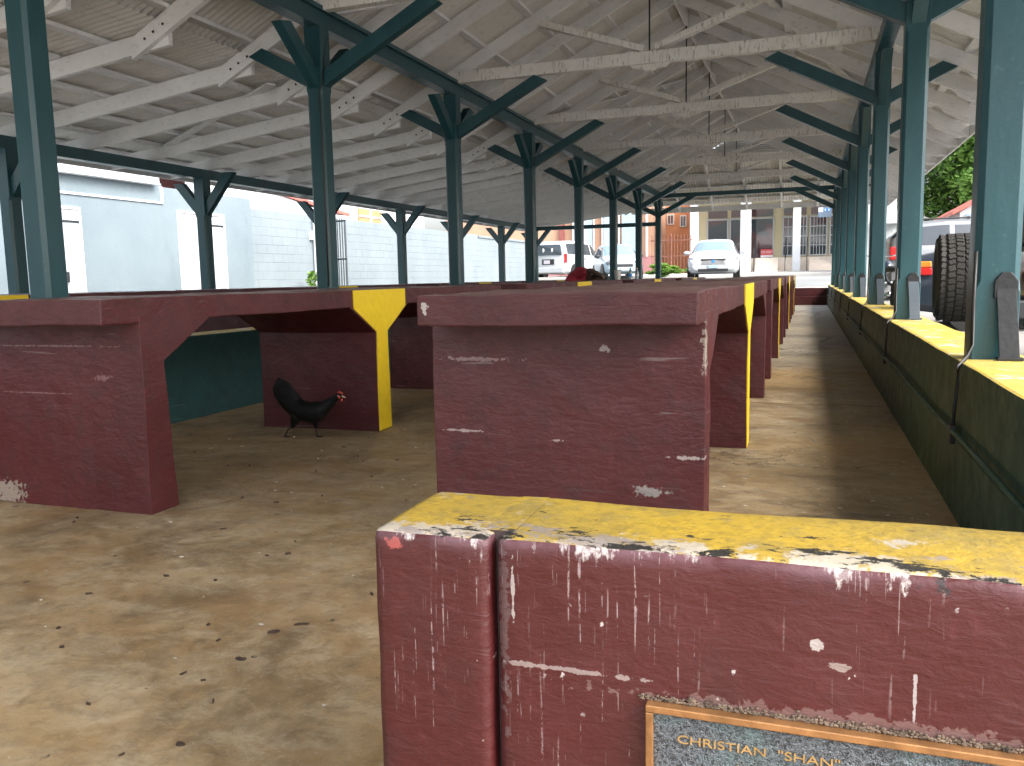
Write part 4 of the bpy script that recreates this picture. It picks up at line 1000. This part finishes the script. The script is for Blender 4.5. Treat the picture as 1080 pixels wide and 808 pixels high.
# silver SUV, side on
def suv_d(root, P):
    for sd in (1, -1):
        bx(root, 'tail_light', 'red_lens', -2.34, -1.98, sd * .84 - .05, sd * .84 + .06, .88, 1.16, .03)
        bx(root, 'roof_rail', 'blackplastic', -1.7, .4, sd * .58 - .02, sd * .58 + .02, 1.73, 1.765)
        MB().ell((.85, sd * 1.0, 1.12), (.08, .12, .09)).build('door_mirror', 'car_silver', root, smooth=True)
        bx(root, 'sill', 'blackplastic', -1.0, 1.1, sd * .90 - .03, sd * .90 + .02, .28, .42, .02)
suv_tab = [(-2.34, .42, 1.02, 1.16, .74, .56), (-2.28, .34, 1.08, 1.36, .84, .58), (-1.95, .30, 1.12, 1.68, .90, .62), (-1.2, .30, 1.12, 1.73, .93, .66), (.3, .30, 1.08, 1.70, .93, .64), (1.15, .30, 1.05, 1.12, .92, .72), (2.0, .34, .96, 1.02, .88, .66), (2.3, .42, .74, .80, .76, .56)]
c0 = at(934, 285, Y=20.6)
car('parked_suv', 'silver SUV with red tail light parked side-on outside the right wall', (c0.x + 2.35, 21.2, G(21)), R(2), 'car_silver', suv_tab, (-1.4, 1.42), .37, .93, [(-2.0, -1.15, -1.75, -1.15), (-1.05, -.1, -1.05, -.1), (0, 1.0, 0, .5)], (1.1, .45), (-2.25, -2.0), suv_d)
# dark sedan (rear corner) between the tyre and the SUV
def dk_d(root, P):
    for sd in (1, -1):
        bx(root, 'tail_light', 'red_lens', -2.22, -1.85, sd * .80 - .08, sd * .80 + .05, .76, .86, .02); bx(root, 'indicator', 'orange_lens', -2.21, -1.86, sd * .80 - .075, sd * .80 + .045, .864, .95, .02)
c0 = at(972, 298, Y=12.6)
car('parked_saloon', 'dark blue saloon between the silver SUV and the off-road tyre', (c0.x + 2.05, 13.5, G(13)), R(-4), 'car_dark', sedan_tab, (-1.32, 1.35), .31, .88, [(-1.35, -.15, -.95, -.2), (-.08, .95, -.1, .40)], (.98, .44), (-1.72, -1.08), dk_d)
# off-road vehicle with spare tyre
c0 = at(1006, 293, Y=8.7)
jp = empty('offroad_vehicle', (c0.x + 2.45, 8.75, G(8.7)), R(0), 'maroon off-road vehicle with a big knobbly spare tyre outside the right wall', 'car')
def jbox(n, mt_, *a, bevel=.02): return MB().box(*a).build(n, mt_, jp, bevel=bevel)
jbox('body', 'car_maroon', -1.9, 1.2, -.78, .78, .55, 1.12, bevel=.05)
jbox('bonnet', 'car_maroon', 1.21, 2.1, -.66, .66, .62, 1.08, bevel=.05)
jbox('chassis', 'blackplastic', -1.95, 2.2, -.45, .45, .40, .548)
jbox('soft_top', 'blackplastic', -1.85, .75, -.70, .70, 1.125, 1.75, bevel=.08)
jbox('rear_bumper', 'blackplastic', -2.12, -1.91, -.78, .78, .50, .66)
for sd in (1, -1): 
    jbox('tail_light', 'red_lens', -1.94, -1.9, sd * .70 - .06, sd * .70 + .06, .78, .98)
    for wx in (-1.25, 1.45):
        wo = empty('wheel', (wx, sd * .72, .42)); wo.parent = jp
        MB().lathe([(.24, -.14), (.39, -.15), (.42, -.10), (.42, .10), (.39, .15), (.24, .14)], (0, 0, 0), 1, 30).build('tyre', 'rubber', wo); MB().lathe([(.24, -.12), (.24, .12)], (0, 0, 0), 1, 20).build('rim', 'rim', wo)
# spare tyre with tread blocks; tyre axis along the vehicle (x)
sp = empty('spare_wheel', (0, 0, 0)); sp.parent = jp
RT, WTY = .405, .36
tm = MB(); tm.lathe([(.22, -.10), (.30, -WTY / 2), (RT - .05, -WTY / 2), (RT - .016, -WTY / 2 + .03), (RT - .012, 0), (RT - .016, WTY / 2 - .03), (RT - .05, WTY / 2), (.30, WTY / 2), (.22, .10)], (0, 0, 0), 0, 48)
carc = tm.build('carcass', 'rubber_side', sp, smooth=True)
tr = MB(); NB = 44
for i in range(NB):
    a0 = 2 * math.pi * i / NB
    for jx, (xo, wdt, ph) in enumerate(((-.128, .05, 0), (-.068, .056, .5), (0, .062, .12), (.068, .056, .62), (.128, .05, .1))):
        a = a0 + ph * 2 * math.pi / NB; rr = RT - (.012 if abs(xo) > .1 else 0); dl = .046 * (1 + .15 * math.sin(i * 2.1 + jx))
        o = len(tr.v); tr.box(-wdt / 2, wdt / 2, -dl / 2, dl / 2, -.022, .0)
        mt_ = Matrix.Rotation(a, 4, 'X') @ Matrix.Translation((xo, 0, rr)) @ Matrix.Rotation(R(14 * (1 if jx % 2 else -1)), 4, 'Z') @ (Matrix.Rotation(R(-16 if xo > 0 else 16), 4, 'Y') if abs(xo) > .1 else Matrix.Identity(4))
        tr.xf(Matrix.Identity(4)); 
        for q in range(o, len(tr.v)): tr.v[q] = mt_ @ tr.v[q]
tr.build('tread', 'rubber', sp, bevel=.004)
MB().lathe([(.215, -.10), (.20, .02), (.10, .03), (.05, .05)], (0, 0, 0), 0, 24).build('rim', 'rim', sp)
sp.location = (-2.45 + .03, 0, c0.z - G(8.7)); sp.rotation_euler = (0, 0, R(-4))
MB().tube([(-1.92, 0, c0.z - G(8.7)), (-2.42, 0, c0.z - G(8.7))], .05, 10).build('spare_wheel_carrier', 'blackplastic', jp)
MB().tube([(-2.0, -.3, .48), (-2.35, -.3, .44)], .03, 10).tube([(-2.0, .2, .5), (-2.30, .2, .46), (-2.34, .2, .60)], .025, 8).build('exhaust', 'steel', jp)
# parked motorcycle seen between the posts (frame, wheels, handlebars)
c0 = at(925, 316, Y=12.0)
mc = empty('motorcycle', (1.35, 16.6, G(16.6)), R(100), 'dark motorcycle parked just outside the right green wall', 'motorcycle')
for wx in (-.68, .72):
    wo = empty('wheel', (wx, 0, .31)); wo.parent = mc
    MB().lathe([(.24, -.05), (.29, -.055), (.31, 0), (.29, .055), (.24, .05)], (0, 0, 0), 1, 26).build('tyre', 'rubber', wo, smooth=True); MB().lathe([(.235, -.02), (.235, .02)], (0, 0, 0), 1, 20).build('rim', 'steel', wo)
MB().tube([(.72, 0, .31), (.52, 0, .85), (.45, 0, 1.0)], .03, 8).tube([(.48, 0, .85), (.0, 0, .55), (-.3, 0, .5), (-.68, 0, .31)], .03, 8).tube([(.48, 0, .80), (.2, 0, .28), (-.3, 0, .28), (-.3, 0, .5)], .022, 8).build('frame', 'iron', mc, smooth=True)
MB().ell((.22, 0, .82), (.27, .14, .12)).build('fuel_tank', 'car_dark', mc, smooth=True); MB().ell((-.25, 0, .78), (.32, .13, .06)).build('seat', 'blackplastic', mc, smooth=True)
MB().box(-.08, .22, -.14, .14, .3, .56).build('engine', 'steel', mc, bevel=.03); MB().tube([(.1, .14, .35), (-.3, .17, .30), (-.85, .18, .36)], .04, 10).build('exhaust', 'chrome', mc, smooth=True)
MB().tube([(.35, -.36, 1.05), (.45, -.15, 1.02), (.45, .15, 1.02), (.35, .36, 1.05)], .014, 8).build('handlebar', 'chrome', mc, smooth=True); MB().ell((.58, 0, .92), (.09, .09, .09)).build('headlight', 'clear_lens', mc, smooth=True)

# ------------------------------------------------------------------ person resting on a table
def blob(name, segs, mat, parent, vox, matfn=None):
    """segs: list of (point, radius) chains joined into one surface by voxel remesh"""
    mb = MB()
    for ch in segs:
        for (p, r), (q, s) in zip(ch, ch[1:]):
            p, q = Vector(p), Vector(q); n = max(2, int((q - p).length / max(.3 * min(r, s), .004)))
            for i in range(n + 1):
                t = i / n; c = p.lerp(q, t); rr = r + (s - r) * t; mb.ell(c, (rr, rr, rr), 10, 6)
    o = mb.build(name, mat, parent, smooth=True)
    m_ = o.modifiers.new('remesh', 'REMESH'); m_.mode = 'VOXEL'; m_.voxel_size = vox; m_.use_smooth_shade = True
    s_ = o.modifiers.new('smooth', 'SMOOTH'); s_.iterations = 4; s_.factor = .5
    return o
px_, py_ = -4.10, 14.75
pr_ = empty('person', (px_, py_, 0), 0, 'person in a red shirt slumped forward onto a market table', 'person')
TZ = TT
# local coords: +x towards the table (table edge at x = +.69), body sits on the green wall (z .58)
body = blob('body', [
    [((-.02, 0, .70), .13), ((.12, 0, .92), .15), ((.30, 0, 1.04), .155), ((.42, 0, 1.03), .10), ((.56, -.02, TZ + .12), .06), ((.66, -.03, TZ + .10), .095), ((.71, -.03, TZ + .10), .09)],
    [((.34, -.17, 1.08), .07), ((.60, -.24, 1.13), .05), ((.82, -.22, TZ + .15), .042), ((.86, -.18, TZ + .10), .04), ((.66, -.20, TZ + .045), .035), ((.58, -.18, TZ + .035), .032)],
    [((.34, .17, 1.06), .07), ((.48, .26, TZ + .06), .05), ((.70, .26, TZ + .045), .042), ((.88, .16, TZ + .035), .034)],
    [((.88, .16, TZ + .035), .030), ((.94, .13, TZ + .03), .022)],
    [((-.02, .10, .68), .10), ((.42, .12, .62), .078), ((.44, .12, .14), .048), ((.56, .12, .045), .04)],
    [((-.02, -.10, .68), .10), ((.42, -.12, .62), .078), ((.44, -.12, .14), .048), ((.56, -.12, .045), .04)],
] + [[((.93, .13 + q * .018, TZ + .03), .011), ((.975 + .008 * (1 - abs(q)), .13 + q * .022, TZ + .028), .010), ((1.0 + .01 * (1 - abs(q)), .13 + q * .024, TZ + .014), .009)] for q in (-1.5, -.5, .5, 1.5)]
  + [[((.90, .19, TZ + .03), .012), ((.93, .215, TZ + .018), .010)]], 'skin', pr_, .010)
blob('shirt', [[((.0, 0, .74), .150), ((.12, 0, .92), .172), ((.30, 0, 1.045), .176), ((.38, 0, 1.045), .125)],
               [((.32, -.15, 1.075), .095), ((.46, -.21, 1.11), .078)], [((.32, .15, 1.055), .095), ((.42, .22, 1.0), .076)]], 'shirt', pr_, .012)
blob('trousers', [[((-.02, 0, .70), .150), ((-.02, 0, .74), .14)], [((-.02, .10, .68), .115), ((.42, .12, .62), .092), ((.44, .12, .16), .066)], [((-.02, -.10, .68), .115), ((.42, -.12, .62), .092), ((.44, -.12, .16), .066)]], 'jeans', pr_, .014)
blob('hair', [[((.66, -.03, TZ + .115), .098), ((.72, -.02, TZ + .122), .09)]], 'hair', pr_, .01)
for sd in (-1, 1): MB().ell((.55, sd * .12, .045), (.13, .05, .045)).build('shoe', 'blackplastic', pr_, smooth=True)
pr_.scale = (.82, .9, .93)
# tub and bottles beside the person
c0 = at(639.5, 290, Z=TT); c0 = Vector((-3.22, 14.95, TT))
tb = MB().lathe([(.050, 0), (.065, .17), (.070, .175), (.062, .176), (.047, .012)], c0, 2, 20).build('plastic_tub', 'tub', smooth=False); tag(tb, 'off-white plastic tub standing on the table in front of the person', 'tub')
def bottle(x, y, cap, label, h=.2):
    r_ = empty('bottle', (x, y, TT), 0, label, 'bottle')
    MB().lathe([(.033, 0), (.036, .01), (.036, h * .62), (.030, h * .75), (.014, h * .88), (.013, h * .95)], (0, 0, 0), 2, 16).build('body', 'clearplastic', r_, smooth=True)
    MB().lathe([(.016, h * .93), (.016, h * 1.02)], (0, 0, 0), 2, 12).build('cap', cap, r_)
    MB().lathe([(.0372, h * .25), (.0372, h * .5)], (0, 0, 0), 2, 16).build('label_sleeve', 'bluecap' if cap == 'bluecap' else 'tub', r_)
bottle(-3.02, 15.1, 'bluecap', 'clear water bottle with a blue cap on the table behind the person'); bottle(-2.93, 15.25, 'orangecap', 'clear bottle with an orange cap, right of the water bottle')

# ------------------------------------------------------------------ hen
cx_, cy_ = -2.83, 4.32
hn = empty('chicken', (cx_, cy_, 0), R(-3), 'black hen with a red comb walking on the floor by the yellow table leg', 'chicken')
hb = MB()
def hell(c, r, ang=0):
    o = len(hb.v); hb.ell((0, 0, 0), r, 14, 9); mt_ = Matrix.Translation(c) @ Matrix.Rotation(ang, 4, 'Y')
    for q in range(o, len(hb.v)): hb.v[q] = mt_ @ hb.v[q]
HS = [((-.176, .376), (-.232, .310), .010), ((-.158, .376), (-.228, .272), .015), ((-.116, .352), (-.205, .228), .022), ((-.078, .300), (-.158, .176), .034), ((-.056, .258), (-.100, .132), .050),
      ((-.02, .238), (-.03, .106), .062), ((.04, .238), (.035, .096), .064), ((.088, .243), (.098, .124), .052), ((.122, .255), (.142, .182), .034), ((.162, .275), (.178, .224), .022),
      ((.198, .297), (.204, .256), .019), ((.216, .299), (.222, .258), .017), ((.230, .288), (.232, .266), .010)]
vs = []; fs = []; NR = 16
for (tx, tz), (bx_, bz), w_ in HS:
    for j in range(NR):
        a = 2 * math.pi * j / NR; k_ = (1 + math.cos(a)) / 2
        vs.append((bx_ + (tx - bx_) * k_, w_ * math.sin(a), bz + (tz - bz) * k_))
for i in range(len(HS) - 1):
    for j in range(NR): fs.append((i * NR + j, i * NR + (j + 1) % NR, (i + 1) * NR + (j + 1) % NR, (i + 1) * NR + j))
fs += [tuple(range(NR)), tuple(range((len(HS) - 1) * NR, len(HS) * NR))]
hb.add(vs, fs)
for q in range(-3, 4):          # tail feather tips
    t = (q + 3) / 6; bx_, bz = -.212 + .036 * t, .292 + .072 * t
    hell((bx_, .003 * q, bz), (.034, .005, .010), R(52 - 8 * q * .5))
for sd, xr, xf in ((1, .025, .040), (-1, -.062, -.145)):
    y_ = sd * .026; xk = xr + (xf - xr) * .35
    for i in range(8):
        t = i / 7; hell((xr + (xk - xr) * t, y_, .135 - .06 * t), (.036 - .024 * t, .028 - .019 * t, .036 - .02 * t))
    hb.tube([(xk, y_, .08), (xk + (xf - xk) * .55 - .006, y_, .045), (xf, y_, .008)], .0045, 7)
    for a in (-35, 0, 35, 180): hb.tube([(xf, y_, .008), (xf + .036 * math.cos(R(a)) * (.5 if a == 180 else 1), y_ + .030 * math.sin(R(a)), .004)], .0038, 6, .002)
ho = hb.build('body', 'feather', hn, smooth=True)
rm = ho.modifiers.new('remesh', 'REMESH'); rm.mode = 'VOXEL'; rm.voxel_size = .0026; rm.use_smooth_shade = True
sm_ = ho.modifiers.new('smooth', 'SMOOTH'); sm_.iterations = 1
cm = MB()
for i in range(4): cm.ell((.206 + .008 * i, 0, .303 - .003 * abs(i - 1) ), (.006, .0025, .008), 8, 6)
cm.ell((.226, 0, .256), (.006, .005, .011), 8, 6).ell((.219, .0155, .276), (.009, .003, .009), 8, 6).ell((.219, -.0155, .276), (.009, .003, .009), 8, 6); cm.build('comb', 'comb', hn, smooth=True)
MB().tube([(.228, 0, .279), (.240, 0, .276), (.252, 0, .271)], [.007, .005, .001], 8).build('beak', 'beak', hn, smooth=True)
for sd in (1, -1): MB().ell((.212, sd * .0175, .284), (.003, .0015, .003), 8, 6).build('eye', 'tub', hn)
hn.scale = (1.08, 1, .94)

# ------------------------------------------------------------------ debris on the floor
def chip(x, y, l, w, rz, mat, name, label, cat, z0=0.):
    mb = MB(); n = 9; rd = random.Random(int(x * 977 + y * 131)); pl = []
    for i in range(n):
        a = 2 * math.pi * i / n; k_ = rd.uniform(.7, 1.15); pl.append((l * math.cos(a) * k_, w * math.sin(a) * k_))
    vs = [(p[0], p[1], .0008) for p in pl] + [(p[0] * .9, p[1] * .9, .0035 + .004 * rd.random()) for p in pl]
    fs = [tuple(range(n))[::-1], tuple(range(n, 2 * n))] + [(i, (i + 1) % n, n + (i + 1) % n, n + i) for i in range(n)]
    o = mb.add(vs, fs).build(name, mat); o.location = (x, y, z0); o.rotation_euler.z = rz; tag(o, label, cat); return o
chip(-1.33, 1.82, .018, .010, .6, 'leaflitter', 'dead_leaf', 'darkest scrap of dead leaf on the floor, beside the thin twig', 'leaf')
chip(-1.29, 1.885, .020, .004, .5, 'leaflitter', 'twig_scrap', 'thin dark twig scrap beside the dead leaf on the floor', 'twig')
chip(-1.315, 1.655, .016, .007, .1, 'leaflitter', 'dead_leaf', 'brown curled leaf on the floor left of the front wall, below the twig', 'leaf')
chip(-1.186, 1.29, .010, .006, .2, 'leaflitter', 'dead_leaf', 'dark scrap on the floor at the bottom edge, left of the front wall', 'leaf')
lf = MB(); rd = random.Random(11)
for i in range(46):
    x, y = rd.uniform(-3.3, -.7), rd.uniform(1.15, 4.4); l, w_, a = rd.uniform(.004, .014), rd.uniform(.002, .006), rd.uniform(0, 6.28)
    ca, sa = math.cos(a), math.sin(a); q = [(l, 0), (l * .3, w_), (-l, w_ * .3), (-l * .4, -w_)]
    b0 = [(x + u * ca - v * sa, y + u * sa + v * ca, .0006) for u, v in q]; b1 = [(p[0], p[1], .003 + .004 * rd.random()) for p in b0]
    lf.add(b0 + b1, [(3, 2, 1, 0), (4, 5, 6, 7), (0, 1, 5, 4), (1, 2, 6, 5), (2, 3, 7, 6), (3, 0, 4, 7)])
tag(lf.build('leaf_litter', 'leaflitter'), 'small dark flecks of leaf litter over the left part of the floor', 'leaf litter', kind='stuff')
db = MB(); rd = random.Random(5)
for i in range(420):
    if i % 3: x, y = rd.uniform(-3.6, .5), rd.uniform(1.2, 9)
    else: x, y = rd.uniform(-.3, .55), rd.uniform(3, 9)
    r = rd.uniform(.002, .006); db.ell((x, y, r * .35), (r * rd.uniform(1, 2), r, r * .5), 6, 4)
tag(db.build('floor_grit', 'rubble'), 'scattered grit and crumbs lying over the concrete floor', 'grit', kind='stuff')

# ------------------------------------------------------------------ light
w = bpy.data.worlds.new('World'); scn.world = w; w.use_nodes = True
nt = w.node_tree; bg = nt.nodes['Background']; sky = nt.nodes.new('ShaderNodeTexSky'); sky.sky_type = 'NISHITA'; sky.sun_disc = False
SUN_EL, SUN_AZ = R(45), R(112)         # azimuth from +Y towards +X
sky.sun_elevation = SUN_EL; sky.sun_rotation = SUN_AZ; sky.air_density = 1.0; sky.dust_density = 6.0; sky.ozone_density = 1.0
hs = nt.nodes.new('ShaderNodeHueSaturation'); hs.inputs['Saturation'].default_value = .45
nt.links.new(sky.outputs[0], hs.inputs['Color']); nt.links.new(hs.outputs[0], bg.inputs[0]); bg.inputs[1].default_value = .15
sl = bpy.data.lights.new('sun', 'SUN'); sl.energy = .48; sl.angle = R(16); sl.color = (1, .96, .90)
so = bpy.data.objects.new('sun', sl); COL.objects.link(so)
dv = Vector((math.sin(SUN_AZ) * math.cos(SUN_EL), math.cos(SUN_AZ) * math.cos(SUN_EL), math.sin(SUN_EL)))
so.rotation_euler = dv.to_track_quat('Z', 'Y').to_euler(); so.location = (10, 10, 30)
scn.view_settings.view_transform = 'Standard'; scn.view_settings.look = 'None'; scn.view_settings.exposure = 2.2; scn.view_settings.gamma = 1
scn.view_settings.use_curve_mapping = False
scn.render.engine = 'CYCLES'; scn.cycles.use_denoising = True; scn.cycles.max_bounces = 8; scn.cycles.diffuse_bounces = 5; scn.cycles.sample_clamp_indirect = 8
